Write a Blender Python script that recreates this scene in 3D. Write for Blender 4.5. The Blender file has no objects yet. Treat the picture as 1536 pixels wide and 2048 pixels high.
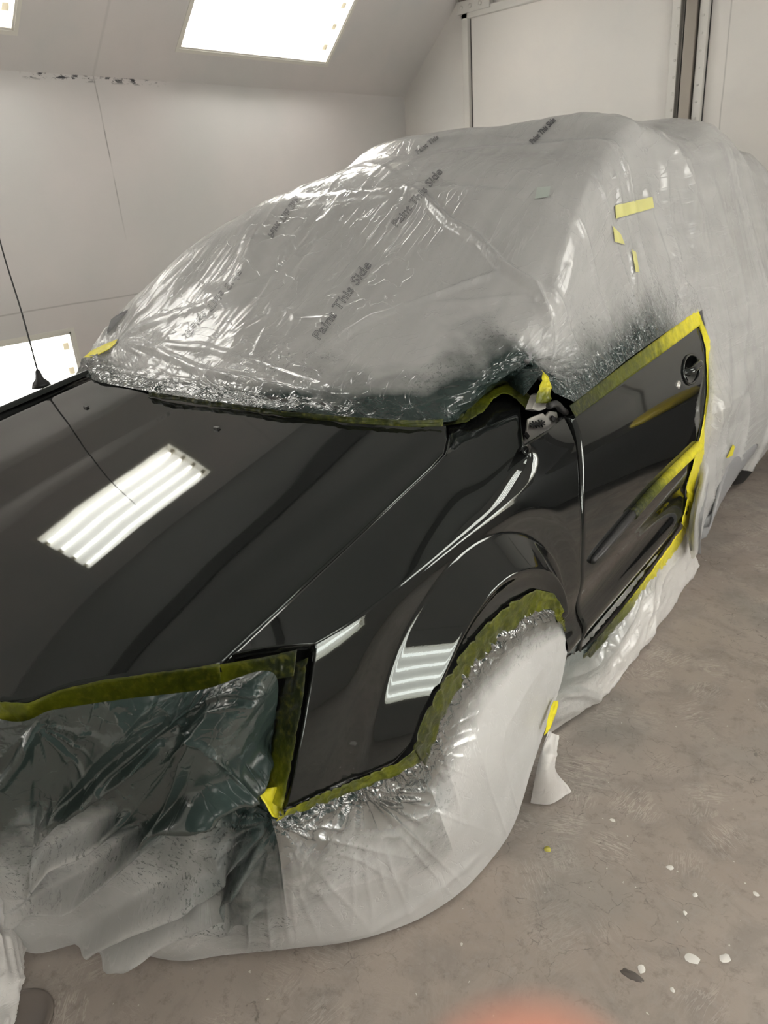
import bpy, bmesh, math, random
import numpy as np
from mathutils import Vector
from mathutils.bvhtree import BVHTree
random.seed(4); rng = np.random.default_rng(7)
SC = bpy.context.scene
COL = SC.collection
A = lambda *v: np.array(v, float)

# ------------------------------------------------------------------ camera
CX, CY = 768., 1024.
_v = A(1038-CX, 4415-CY); _y = A(2158-CX, 287-CY)
F = math.sqrt(-(_v@_y))
_dn = A(_v[0], _v[1], F); _dn /= np.linalg.norm(_dn); _up = -_dn
_Y = A(_y[0], _y[1], F); _Y /= np.linalg.norm(_Y)
_X = np.cross(_Y, _up); _X /= np.linalg.norm(_X)
R = np.array([_X, _Y, _up])
H = 1.69
C = A(0, 0, H)
_vc = 2000.; _yc = 287+(2158-_vc)*_v[0]/_v[1]
_t = R@A(_vc-CX, _yc-CY, F); TH = math.atan2(-_t[0], _t[1])
RC = np.array([[math.cos(TH), math.sin(TH), 0], [-math.sin(TH), math.cos(TH), 0], [0, 0, 1]])
def wray(p): return R@A(p[0]-CX, p[1]-CY, F)
def cray(p): return RC@wray(p)
def pick(p, ax, val):
    """point seen at pixel p on the plane axis=val, car frame"""
    d = cray(p); i = 'xyz'.index(ax); return C+d*(val-C[i])/d[i]
def wpick(p, ax, val):
    d = wray(p); i = 'xyz'.index(ax); return C+d*(val-C[i])/d[i]
def pickf(p, fn, x0=-.75, it=30):
    """intersection of the ray with the side surface x=fn(y,z)"""
    x = x0
    for _ in range(it):
        P = pick(p, 'x', x); x = .5*x+.5*fn(P[1], P[2])
    return pick(p, 'x', x)
def pickz(p, fn, z0=1.1, it=40):
    z = z0
    for _ in range(it):
        P = pick(p, 'z', z); z = .6*z+.4*fn(P[0], P[1])
    return pick(p, 'z', z)
def W(P):
    """car frame -> world"""
    return np.asarray(P, float)@RC
def projc(P):
    q = (np.asarray(P)-C)@RC@R
    return q[..., :2]/q[..., 2:3]*F+A(CX, CY)

cam_d = bpy.data.cameras.new('camera'); cam = bpy.data.objects.new('camera', cam_d); COL.objects.link(cam)
cam_d.sensor_fit = 'VERTICAL'; cam_d.sensor_height = 24; cam_d.lens = 24*F/2048
cam_d.clip_start = .01
from mathutils import Matrix
m = Matrix(((R[0, 0], -R[0, 1], -R[0, 2], C[0]), (R[1, 0], -R[1, 1], -R[1, 2], C[1]), (R[2, 0], -R[2, 1], -R[2, 2], C[2]), (0, 0, 0, 1)))
cam.matrix_world = m
SC.camera = cam
SC.view_settings.view_transform = 'Standard'; SC.view_settings.look = 'None'; SC.view_settings.gamma = 1
SC.view_settings.use_curve_mapping = False
SC.view_settings.exposure = 0

# ------------------------------------------------------------------ maths helpers
def pchip(xk, yk, x):
    xk = np.asarray(xk, float); yk = np.asarray(yk, float); x = np.asarray(x, float)
    h = np.diff(xk); d = np.diff(yk, axis=0)/h.reshape((-1,)+(1,)*(yk.ndim-1))
    n = len(xk); m = np.zeros_like(yk)
    if n == 2: m[:] = d[0]
    else:
        hs = h.reshape((-1,)+(1,)*(yk.ndim-1))
        # plain finite-difference tangents, limited
        m[1:-1] = (d[:-1]*hs[1:]+d[1:]*hs[:-1])/(hs[1:]+hs[:-1])
        m[0] = d[0]; m[-1] = d[-1]
    i = np.clip(np.searchsorted(xk, x, side='right')-1, 0, n-2)
    t = (x-xk[i])/h[i]
    sh = t.shape+(1,)*(yk.ndim-1); t = t.reshape(sh); hh = h[i].reshape(sh)
    return ((2*t**3-3*t**2+1)*yk[i]+(t**3-2*t**2+t)*hh*m[i]+(-2*t**3+3*t**2)*yk[i+1]+(t**3-t**2)*hh*m[i+1])
def lin(xk, yk, x): return np.interp(x, xk, yk)
def arc(P):
    P = np.asarray(P, float); s = np.r_[0, np.cumsum(np.linalg.norm(np.diff(P, axis=0), axis=1))]; return s/s[-1]
def resample(P, n, smooth=True):
    P = np.asarray(P, float); s = arc(P); q = np.linspace(0, 1, n)
    if smooth: return pchip(s, P, q)
    return np.stack([np.interp(q, s, P[:, k]) for k in range(P.shape[1])], 1)
_perm = rng.random((256, 256))
def vn(x, y):
    x = np.asarray(x, float); y = np.asarray(y, float)
    xi = np.floor(x).astype(int); yi = np.floor(y).astype(int); fx = x-xi; fy = y-yi
    fx = fx*fx*fx*(fx*(fx*6-15)+10); fy = fy*fy*fy*(fy*(fy*6-15)+10)
    g = lambda a, b: _perm[a & 255, b & 255]
    return (g(xi, yi)*(1-fx)+g(xi+1, yi)*fx)*(1-fy)+(g(xi, yi+1)*(1-fx)+g(xi+1, yi+1)*fx)*fy*1.0
def ridge(x, y, p=2): return (1-np.abs(2*vn(x, y)-1))**p
def fbm(x, y, o=4):
    s = 0; a = .5
    for k in range(o): s = s+a*vn(x*2**k+17*k, y*2**k+5*k); a *= .5
    return s
def sstep(a, b, x):
    t = np.clip((np.asarray(x, float)-a)/(b-a), 0, 1); return t*t*(3-2*t)
def pdist(px, line):
    """distance in picture units of projected points to a polyline; used to lay folds along the line they follow"""
    line = np.asarray(line, float); best = np.full(px.shape[:-1], 1e9); tt = np.zeros(px.shape[:-1]); L = len(line)-1
    for k in range(L):
        a = line[k]; b = line[k+1]; ab = b-a
        t = np.clip(((px-a)@ab)/(ab@ab), 0, 1); d = np.linalg.norm(px-(a+t[..., None]*ab), axis=-1)
        m = d < best; best = np.where(m, d, best); tt = np.where(m, (k+t)/L, tt)
    return best, tt

# ------------------------------------------------------------------ object helpers
ORG = {}
def tag(o, label=None, cat=None, group=None, kind=None):
    if label: o['label'] = label
    if cat: o['category'] = cat
    if group: o['group'] = group
    if kind: o['kind'] = kind
    return o
def thing(name, loc, label, cat, group=None):
    o = bpy.data.objects.new(name, None); COL.objects.link(o); o.location = loc; o.empty_display_size = .1
    ORG[o.name] = A(*loc); return tag(o, label, cat, group)
def mk(name, V, Fc, mat, parent=None, smooth=True, uv=None, attrs=None, mats=None, mi=None, org=None):
    V = np.asarray(V, float)
    if org is None: org = A((V[:, 0].min()+V[:, 0].max())/2, (V[:, 1].min()+V[:, 1].max())/2, V[:, 2].min())
    me = bpy.data.meshes.new(name)
    me.from_pydata((V-org).tolist(), [], [tuple(int(i) for i in f) for f in Fc])
    if uv is not None:
        l = me.uv_layers.new(name='UVMap'); li = np.zeros(len(me.loops), int); me.loops.foreach_get('vertex_index', li)
        l.data.foreach_set('uv', np.asarray(uv, float)[li].ravel())
    if attrs:
        for k, a in attrs.items():
            at = me.attributes.new(k, 'FLOAT', 'POINT'); at.data.foreach_set('value', np.asarray(a, float).ravel())
    if smooth: me.polygons.foreach_set('use_smooth', [True]*len(me.polygons))
    for mm in (mats or [mat]): me.materials.append(mm)
    if mi is not None: me.polygons.foreach_set('material_index', mi)
    me.update()
    o = bpy.data.objects.new(name, me); COL.objects.link(o)
    ORG[o.name] = org
    if parent is not None:
        o.parent = parent; o.location = Vector(org-ORG[parent.name])
    else: o.location = Vector(org)
    return o
def grid_faces(nv, nu, mask=None, off=0, flip=False):
    f = []
    for j in range(nv-1):
        for i in range(nu-1):
            if mask is not None and not mask[j, i]: continue
            a = off+j*nu+i; q = (a, a+1, a+nu+1, a+nu)
            f.append(q[::-1] if flip else q)
    return f
def solid(o, t, off=-1):
    md = o.modifiers.new('thickness', 'SOLIDIFY'); md.thickness = t; md.offset = off; return o
def bevel(o, w, seg=2):
    md = o.modifiers.new('bevel', 'BEVEL'); md.width = w; md.segments = seg; md.limit_method = 'ANGLE'; return o
class MB:
    def __init__(s): s.v = []; s.f = []
    def add(s, V, Fc):
        n = len(s.v); s.v += [A(*p) for p in V]; s.f += [tuple(i+n for i in f) for f in Fc]; return s
    def box(s, a, b, M=None):
        a = A(*a); b = A(*b)
        V = [A(x, y, z) for x in (a[0], b[0]) for y in (a[1], b[1]) for z in (a[2], b[2])]
        if M is not None: V = [M(p) for p in V]
        return s.add(V, [(0, 1, 3, 2), (4, 6, 7, 5), (0, 4, 5, 1), (2, 3, 7, 6), (0, 2, 6, 4), (1, 5, 7, 3)])
    def tube(s, P, r, n=8, cap=True):
        P = np.asarray(P, float); k = len(P); r = np.broadcast_to(r, (k,))
        T = np.gradient(P, axis=0); T /= np.linalg.norm(T, axis=1)[:, None]+1e-12
        ref = A(0, 0, 1) if abs(T[0][2]) < .8 else A(1, 0, 0)
        V = []
        for i in range(k):
            a = np.cross(T[i], ref); a /= np.linalg.norm(a); b = np.cross(T[i], a)
            for q in range(n):
                th = 2*math.pi*q/n; V.append(P[i]+r[i]*(math.cos(th)*a+math.sin(th)*b))
        Fc = [(i*n+q, i*n+(q+1) % n, (i+1)*n+(q+1) % n, (i+1)*n+q) for i in range(k-1) for q in range(n)]
        if cap: Fc += [tuple(range(n))[::-1], tuple((k-1)*n+q for q in range(n))]
        return s.add(V, Fc)
    def disc(s, c, ax, prof, n=48):
        """lathe: prof = list of (radius, along axis)"""
        c = A(*c); ax = A(*ax); ax /= np.linalg.norm(ax)
        ref = A(0, 0, 1) if abs(ax[2]) < .8 else A(1, 0, 0)
        a = np.cross(ax, ref); a /= np.linalg.norm(a); b = np.cross(ax, a)
        V = []; k = len(prof)
        for r, h in prof:
            for q in range(n):
                th = 2*math.pi*q/n; V.append(c+ax*h+r*(math.cos(th)*a+math.sin(th)*b))
        Fc = [(i*n+q, i*n+(q+1) % n, (i+1)*n+(q+1) % n, (i+1)*n+q) for i in range(k-1) for q in range(n)]
        Fc += [tuple(range(n))[::-1], tuple((k-1)*n+q for q in range(n))]
        return s.add(V, Fc)
    def build(s, name, mat, parent=None, smooth=False, car=False, **k):
        V = np.array(s.v)
        if car: V = W(V)
        return mk(name, V, s.f, mat, parent, smooth, **k)

# ------------------------------------------------------------------ materials
class NT:
    def __init__(s, name):
        s.m = bpy.data.materials.new(name); s.m.use_nodes = True; s.t = s.m.node_tree; s.n = s.t.nodes
        s.b = s.n['Principled BSDF']
    def new(s, t, **k):
        n = s.n.new(t)
        for a, b in k.items():
            if hasattr(n, a): setattr(n, a, b)
            else: n.inputs[a].default_value = b
        return n
    def L(s, a, b): s.t.links.new(a, b)
    def set(s, **k):
        for a, b in k.items():
            a = a.replace('_', ' ')
            s.b.inputs[a].default_value = b
        return s
    def coord(s, kind='Object'):
        return s.new('ShaderNodeTexCoord').outputs[kind]
    def geo(s): return s.new('ShaderNodeNewGeometry').outputs['Position']
    def map(s, src, scale=(1, 1, 1), rot=(0, 0, 0), loc=(0, 0, 0)):
        n = s.new('ShaderNodeMapping'); s.L(src, n.inputs[0]); n.inputs['Scale'].default_value = scale
        n.inputs['Rotation'].default_value = rot; n.inputs['Location'].default_value = loc; return n.outputs[0]
    def noise(s, src, sc, det=3, rough=.5, dist=0, out=0):
        n = s.new('ShaderNodeTexNoise'); s.L(src, n.inputs['Vector']); n.inputs['Scale'].default_value = sc
        n.inputs['Detail'].default_value = det; n.inputs['Roughness'].default_value = rough; n.inputs['Distortion'].default_value = dist
        return n.outputs[out]
    def ramp(s, src, *st):
        n = s.new('ShaderNodeValToRGB'); s.L(src, n.inputs[0]); e = n.color_ramp.elements
        while len(e) < len(st): e.new(.5)
        for k, (p, c) in enumerate(st):
            e[k].position = p; e[k].color = (c, c, c, 1) if np.isscalar(c) else (*c, 1)
        return n.outputs[0]
    def mr(s, src, a, b, c=0., d=1.):
        n = s.new('ShaderNodeMapRange'); s.L(src, n.inputs[0])
        for k, q in zip((1, 2, 3, 4), (a, b, c, d)): n.inputs[k].default_value = q
        return n.outputs[0]
    def math(s, op, a, b=0.):
        n = s.new('ShaderNodeMath', operation=op)
        for k, q in enumerate((a, b)):
            if isinstance(q, (int, float)): n.inputs[k].default_value = q
            else: s.L(q, n.inputs[k])
        return n.outputs[0]
    def mix(s, f, a, b, bt='MIX'):
        n = s.new('ShaderNodeMix', data_type='RGBA', blend_type=bt)
        for i, q in ((0, f), (6, a), (7, b)):
            if isinstance(q, (int, float)): n.inputs[i].default_value = q
            elif isinstance(q, tuple): n.inputs[i].default_value = (*q, 1)
            else: s.L(q, n.inputs[i])
        return n.outputs[2]
    def sep(s, src):
        n = s.new('ShaderNodeSeparateXYZ'); s.L(src, n.inputs[0]); return n.outputs
    def attr(s, name):
        n = s.new('ShaderNodeAttribute', attribute_name=name); return n.outputs['Fac']
    def bump(s, h, st=.3, d=.01, prev=None):
        n = s.new('ShaderNodeBump'); s.L(h, n.inputs['Height']); n.inputs['Strength'].default_value = st; n.inputs['Distance'].default_value = d
        if prev: s.L(prev, n.inputs['Normal'])
        s.L(n.outputs[0], s.b.inputs['Normal']); return n.outputs[0]
    def col(s, c): s.L(c, s.b.inputs['Base Color'])
def plain(name, c, rough=.5, metal=0., spec=.5, **k):
    n = NT(name); n.set(Base_Color=(*c, 1), Roughness=rough, Metallic=metal)
    n.b.inputs['Specular IOR Level'].default_value = spec
    for a, b in k.items(): n.b.inputs[a.replace('_', ' ')].default_value = b
    return n.m
def emis(name, c, st):
    n = NT(name); n.set(Base_Color=(*c, 1), Emission_Color=(*c, 1), Emission_Strength=st); return n.m

def m_wall(kind):
    n = NT('painted_'+kind); g = n.geo()
    big = n.noise(g, 1.1, 3, .55); mid = n.noise(g, 4, 5, .6); fine = n.noise(g, 60, 3)
    if kind == 'end_wall': c1, c2 = (.70, .665, .625), (.655, .64, .615)
    else: c1, c2 = (.66, .620, .605), (.60, .59, .575)
    c = n.mix(n.mr(big, .35, .65), c1, c2)
    c = n.mix(n.math('MULTIPLY', n.mr(mid, .5, .8), .35), c, (.60, .57, .56))
    x, y, z = n.sep(g)
    def line(v, at, w, amt=1.):
        wob = n.math('MULTIPLY', n.math('SUBTRACT', n.noise(g, 3, 2), .5), .012)
        d = n.math('ABSOLUTE', n.math('SUBTRACT', n.math('ADD', v, wob), at))
        return n.math('MULTIPLY', n.mr(d, w, w*.3, 0, 1), amt)
    if kind == 'side_wall':
        l1 = n.math('MULTIPLY', line(y, 2.642, .005), n.mr(n.noise(g, 5, 3), .38, .55, .1, .8))
        l1 = n.math('MULTIPLY', l1, n.mr(z, 1.55, 1.9, 0, 1))
        l2 = line(z, 1.244, .006, .55)
        c = n.mix(l1, c, (.2, .19, .18)); c = n.mix(l2, c, (.30, .28, .27))
        # flaking sealant along the top edge
        band = n.mr(n.math('ABSOLUTE', n.math('SUBTRACT', z, 2.455)), .03, .012, 0, 1)
        reg = n.math('MULTIPLY', n.mr(y, 2.2, 2.25, 0, 1), n.mr(y, 3.15, 3.0, 0, 1))
        fl = n.math('MULTIPLY', n.math('MULTIPLY', band, reg), n.mr(n.noise(n.map(g, (1, 14, 40)), 1, 4, .7), .52, .57, 0, 1))
        c = n.mix(fl, c, (.04, .04, .045))
        h = n.math('ADD', n.math('MULTIPLY', fine, .15), n.math('MULTIPLY', n.math('ADD', l1, l2), -1.))
    elif kind == 'slope':
        l1 = line(y, 2.64, .012, .35)
        bl = n.math('MULTIPLY', n.mr(n.noise(g, 2.3, 2), .55, .68), .3)
        c = n.mix(bl, c, (.52, .55, .56)); c = n.mix(l1, c, (.45, .44, .43)); h = fine
    else:
        l = line(x, -1.79, .006, .45); c = n.mix(l, c, (.25, .24, .23)); h = fine
    n.col(c); n.set(Roughness=.42); n.bump(h, .12, .004)
    return n.m
M = {}
M['wall'] = m_wall('side_wall'); M['slope'] = m_wall('slope'); M['end'] = m_wall('end_wall')
M['ceil'] = plain('filter_ceiling', (.42, .42, .41), .8)
M['mirror_strip'] = plain('added_dark_strip', (.10, .10, .10), .6)
M['metal_frame'] = plain('painted_steel', (.60, .585, .55), .45)
M['dark_gap'] = plain('dark_gap', (.02, .02, .02), .6)
M['bare'] = plain('worn_steel', (.28, .25, .22), .4, .5)
def m_floor():
    n = NT('concrete_floor'); g = n.geo()
    a = n.noise(g, 1.4, 4, .6); b = n.noise(g, 7, 6, .65, .6); c_ = n.noise(g, 38, 5, .7)
    c = n.mix(n.mr(a, .35, .65), (.295, .246, .212), (.34, .294, .26))
    c = n.mix(n.math('MULTIPLY', n.mr(b, .48, .62), .6), c, (.225, .198, .178))
    c = n.mix(n.math('MULTIPLY', n.mr(c_, .52, .68), .55), c, (.31, .275, .248))
    vo = n.new('ShaderNodeTexVoronoi', feature='DISTANCE_TO_EDGE'); n.L(n.mix(.14, g, n.noise(g, 8, 5, out=1)), vo.inputs['Vector']); vo.inputs['Scale'].default_value = 11
    ed = n.mr(vo.outputs['Distance'], .02, .0, 0, 1)
    pt = n.mr(n.noise(g, 2.0, 3), .47, .56)
    edg = n.math('MULTIPLY', n.math('MULTIPLY', ed, pt), n.mr(c_, .42, .6)); c = n.mix(n.math('MULTIPLY', edg, .9), c, (.11, .095, .085))
    # tread marks: short ribbed strokes, every patch turned its own way
    def tread(sc, rib, off):
        v = n.new('ShaderNodeTexVoronoi', feature='F1'); n.L(n.map(n.mix(.10, g, n.noise(g, 5, 3, out=1)), (1, 1, 1), (0, 0, 0), off), v.inputs['Vector']); v.inputs['Scale'].default_value = sc
        rot = n.new('ShaderNodeVectorRotate'); n.L(g, rot.inputs['Vector']); n.L(n.math('MULTIPLY', n.sep(v.outputs['Color'])[0], 6.283), rot.inputs['Angle'])
        no = n.noise(n.map(rot.outputs[0], (rib, rib*.16, 1)), 1, 3, .6, .7)
        k = n.mr(n.math('ABSOLUTE', n.math('SUBTRACT', no, .5)), .015, .05, 1, 0)
        mk_ = n.mr(n.sep(v.outputs['Color'])[1], .25, .4, 0, 1)
        fall = n.mr(v.outputs['Distance'], .55, .25, 0, 1)
        return n.math('MULTIPLY', n.math('MULTIPLY', k, mk_), fall)
    tt = n.math('MAXIMUM', tread(6, 60, (0, 0, 0)), tread(8, 85, (3.3, 1.7, 0)))
    side_ = n.mr(n.noise(g, 1.6, 3), .44, .58, .12, 1)
    tt = n.math('MULTIPLY', tt, side_)
    c = n.mix(n.math('MULTIPLY', tt, .75), c, (.48, .43, .38))
    c = n.mix(n.math('MULTIPLY', n.mr(n.noise(g, 22, 5, .75), .54, .66), .5), c, (.165, .145, .13))
    c = n.mix(n.math('MULTIPLY', n.mr(n.noise(g, 1.9, 3), .52, .66), .35), c, (.20, .205, .195))
    # worn print of paint chips
    sp = n.mr(n.noise(g, 60, 2, .5), .735, .76); c = n.mix(n.math('MULTIPLY', sp, .8), c, (.62, .60, .55))
    n.col(c); n.L(n.mr(b, .3, .7, .45, .75), n.b.inputs['Roughness'])
    n.bump(n.math('ADD', n.math('MULTIPLY', c_, .5), n.math('MULTIPLY', tt, .5)), .3, .006)
    return n.m
M['floor'] = m_floor()
def m_paint():
    n = NT('black_gloss_paint'); n.set(Base_Color=(.0075, .0080, .0078, 1), Roughness=.03)
    n.b.inputs['IOR'].default_value = 1.60; n.b.inputs['Specular Tint'].default_value = (.92, 1, .97, 1)
    g = n.geo(); n.bump(n.noise(g, 320, 1), .012, .0008)
    return n.m
M['paint'] = m_paint()
def m_tape():
    n = NT('masking_tape'); s = n.attr('spray'); g = n.geo()
    k = n.noise(g, 26, 4, .6)
    sp = n.mr(n.math('ADD', s, n.math('MULTIPLY', n.math('SUBTRACT', k, .5), .55)), .1, .95)
    c = n.ramp(sp, (0, (.74, .66, .03)), (.22, (.50, .46, .02)), (.5, (.105, .118, .005)), (.8, (.040, .050, .005)), (1, (.018, .024, .010))); 
    fl = n.noise(n.map(g, (1, 1, 1)), 90, 3)
    c = n.mix(n.math('MULTIPLY', n.mr(fl, .5, .75), .25), c, (.30, .28, .03))
    n.b.inputs['Specular IOR Level'].default_value = .3; n.col(c); n.set(Roughness=.34); n.bump(n.math('ADD', k, n.math('MULTIPLY', fl, .3)), .5, .006)
    return n.m
M['tape'] = m_tape()
def m_film(name, base, alpha, fleck=.5, stretch=(14, 2.2), bumpst=.5, spray_col=(.030, .048, .044), rough=.13, shine=.5, wet=.2):
    n = NT(name); uv = n.coord('UV'); s = n.attr('spray'); g = n.geo()
    gate = n.mr(n.noise(uv, 2.2, 3), .46, .60)
    w1 = n.noise(n.map(uv, (stretch[0], stretch[1], 1)), 1., 3, .5, .5)
    r1 = n.mr(n.math('ABSOLUTE', n.math('SUBTRACT', w1, .5)), 0, .018, 1, 0)
    w2 = n.noise(n.map(uv, (3.2, 5, 1), (0, 0, .7)), 1.6, 3, .5, .4)
    r2 = n.mr(n.math('ABSOLUTE', n.math('SUBTRACT', w2, .5)), 0, .010, 1, 0)
    r1 = n.math('MULTIPLY', r1, gate); r2 = n.math('MULTIPLY', r2, n.mr(gate, 0, 1, 1, .2))
    cr = n.noise(uv, 30, 2, .5, .3)
    wide = n.noise(n.map(uv, (stretch[0]*.5, stretch[1], 1)), 1.2, 2, .5, .3)
    sp = n.mr(n.math('ADD', s, n.math('MULTIPLY', n.math('MULTIPLY', n.math('SUBTRACT', n.noise(g, 9, 5, .65), .5), .6), n.mr(s, 0, .2, 0, 1))), .05, .92)
    fk = n.math('MULTIPLY', n.mr(n.noise(g, 85, 4, .75, .6), .56, .61), n.mr(n.noise(g, 6, 3), .42, .58))
    fk = n.math('MULTIPLY', n.math('MULTIPLY', fk, fleck), n.mr(s, .02, .2, .10, 1))
    c = n.mix(fk, base, (.16, .18, .17))
    c = n.mix(n.math('MULTIPLY', n.math('MAXIMUM', r1, r2), .25), c, (.9, .9, .89))
    c = n.mix(sp, c, spray_col)
    al = n.math('ADD', n.mr(sp, 0, 1, alpha, .97), n.math('MULTIPLY', n.math('SUBTRACT', wide, .5), .22))
    al = n.math('MAXIMUM', al, n.math('MULTIPLY', fk, 1.0))
    hh = n.math('ADD', n.math('MULTIPLY', r1, .9), n.math('ADD', n.math('MULTIPLY', r2, 1.2), n.math('ADD', n.math('MULTIPLY', cr, .35), n.math('MULTIPLY', wide, 1.2))))
    # tight crinkles where the film is bunched beside the tape
    vo = n.new('ShaderNodeTexVoronoi', feature='F1'); n.L(n.map(n.mix(.25, g, n.noise(g, 14, 3, out=1)), (1, 1, .45)), vo.inputs['Vector']); vo.inputs['Scale'].default_value = 34
    ck = n.math('MULTIPLY', vo.outputs['Distance'], n.attr('crinkle'))
    hh = n.math('ADD', hh, n.math('MULTIPLY', ck, 6.))
    n.bump(hh, bumpst, .006); nm = [l.from_socket for l in n.t.links if l.to_socket == n.b.inputs['Normal']][0]
    n.n.remove(n.b); out = [q for q in n.n if q.type == 'OUTPUT_MATERIAL'][0]
    df = n.new('ShaderNodeBsdfDiffuse'); n.L(c, df.inputs['Color']); n.L(nm, df.inputs['Normal'])
    tl = n.new('ShaderNodeBsdfTranslucent'); n.L(c, tl.inputs['Color']); n.L(nm, tl.inputs['Normal'])
    m1 = n.new('ShaderNodeMixShader'); m1.inputs[0].default_value = .22; n.L(df.outputs[0], m1.inputs[1]); n.L(tl.outputs[0], m1.inputs[2])
    tp = n.new('ShaderNodeBsdfTransparent')
    m2 = n.new('ShaderNodeMixShader'); n.L(al, m2.inputs[0]); n.L(tp.outputs[0], m2.inputs[1]); n.L(m1.outputs[0], m2.inputs[2])
    gl = n.new('ShaderNodeBsdfGlossy'); gl.inputs['Roughness'].default_value = rough; gl.inputs['Color'].default_value = (1, 1, 1, 1); n.L(nm, gl.inputs['Normal'])
    fr = n.new('ShaderNodeFresnel'); fr.inputs['IOR'].default_value = 1.5; n.L(nm, fr.inputs['Normal'])
    m3 = n.new('ShaderNodeMixShader'); shv = n.mr(sp, 0, 1, shine, shine+wet); n.L(n.math('MINIMUM', n.math('MULTIPLY', fr.outputs[0], n.math('MULTIPLY', shv, 2.6)), shv), m3.inputs[0]); n.L(m2.outputs[0], m3.inputs[1]); n.L(gl.outputs[0], m3.inputs[2])
    n.L(m3.outputs[0], out.inputs[0]); return n.m
M['film'] = m_film('milky_masking_film', (.68, .68, .665), .70, .6, (14, 2.2), .34, shine=.28)
M['film_low'] = m_film('milky_skirt_film', (.64, .65, .635), .88, .9, (7, 2.5), .22, rough=.24, shine=.16, wet=-.03)
M['film_wheel'] = m_film('milky_wheel_film', (.70, .71, .70), .93, .5, (6, 3), .22, rough=.22, shine=.22)
M['paper'] = m_film('thin_masking_sheet', (.72, .705, .68), .93, .25, (6, 6), .3, (.085, .125, .115), .35, shine=.14)
M['ink'] = plain('printed_ink', (.09, .09, .095), .5)
M['cabin'] = plain('silver_grey_body', (.24, .24, .245), .35)
M['glass_dark'] = plain('dark_window_glass', (.10, .105, .11), .08)
M['rubber'] = plain('black_rubber', (.012, .012, .012), .6)
M['steel'] = plain('bare_bracket_metal', (.55, .54, .50), .3, .6)
M['blackp'] = plain('black_plastic', (.015, .015, .015), .4)
M['under'] = plain('dark_inner_panel', (.006, .006, .006), .7)
M['tube'] = emis('fluorescent_tube', (1, .992, .960), 13.)
M['refl'] = emis('glowing_reflector', (.93, .91, .87), 1.9)  # reflector given its own glow in place of bounced tube light
M['lampframe'] = plain('lamp_surround', (.70, .68, .62), .4)
M['lampend'] = plain('stained_lamp_end', (.72, .66, .52), .6)

# ------------------------------------------------------------------ room
LX, EY, RX, FY = -4.4, 5.493, 1.0, -3.0
ZW = 2.462; SL = .99; ZC = 3.30; XS = LX+(ZC-ZW)/SL
def panel(name, P0, U, V, lu, lv, holes, mat, kind='structure', flip=False):
    """rectangular sheet P0+u*U+v*V with rectangular holes (u0,u1,v0,v1)"""
    us = sorted({0, lu, *[h for q in holes for h in q[:2]]}); vs = sorted({0, lv, *[h for q in holes for h in q[2:]]})
    P0 = A(*P0); U = A(*U); V = A(*V); idx = {}; vv = []; ff = []
    def vi(i, j):
        if (i, j) not in idx: idx[(i, j)] = len(vv); vv.append(P0+us[i]*U+vs[j]*V)
        return idx[(i, j)]
    for i in range(len(us)-1):
        for j in range(len(vs)-1):
            cu = (us[i]+us[i+1])/2; cv = (vs[j]+vs[j+1])/2
            if any(q[0] < cu < q[1] and q[2] < cv < q[3] for q in holes): continue
            f = (vi(i, j), vi(i+1, j), vi(i+1, j+1), vi(i, j+1)); ff.append(f[::-1] if flip else f)
    o = mk(name, vv, ff, mat, smooth=False); tag(o, kind=kind); return solid(o, .04, -1 )
YS = [(-1.40, -.13), (.878, 2.148), (3.155, 4.425)]
slen = (ZC-ZW)/math.sin(math.radians(44.7)); su = A(math.cos(math.radians(44.7)), 0, math.sin(math.radians(44.7)))
s0 = (2.615-ZW)/su[2]; s1 = s0+.62
zl0, zl1 = .47, 1.09
hol = [(a-FY, b-FY, s0, s1) for a, b in YS]; how = [(a-FY, b-FY, zl0, zl1) for a, b in YS]
panel('wall_left', (LX, FY, 0), (0, 1, 0), (0, 0, 1), EY-FY, ZW, how, M['wall'])
panel('wall_right', (RX, FY, 0), (0, 1, 0), (0, 0, 1), EY-FY, ZW, how, M['wall'], flip=True)
panel('ceiling_slope_left', (LX, FY, ZW), (0, 1, 0), su, EY-FY, slen, hol, M['slope'])
panel('ceiling_slope_right', (RX, FY, ZW), (0, 1, 0), su*A(-1, 1, 1), EY-FY, slen, hol, M['slope'], flip=True)
panel('ceiling', (XS, FY, ZC), (1, 0, 0), (0, 1, 0), RX-LX-2*(XS-LX), EY-FY, [], M['ceil'], flip=True)
panel('wall_back', (LX-.02, EY, 0), (1, 0, 0), (0, 0, 1), RX-LX+.04, ZC+.05, [], M['end'])
panel('wall_front', (LX-.02, FY, 0), (1, 0, 0), (0, 0, 1), RX-LX+.04, ZC+.05, [], M['end'], flip=True)
panel('floor', (LX-.05, FY-.05, 0), (1, 0, 0), (0, 1, 0), RX-LX+.1, EY-FY+.1, [], M['floor'])

for k, x in enumerate((XS+.62, RX-(XS-LX)-.78)):  # dark strips added on the unseen ceiling to mirror a band into the hood
    tr = MB().box((x, FY, ZC-.03), (x+.16, EY, ZC)).build('trim_%d' % (k+4), M['mirror_strip']); tag(tr, kind='structure')
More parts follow.
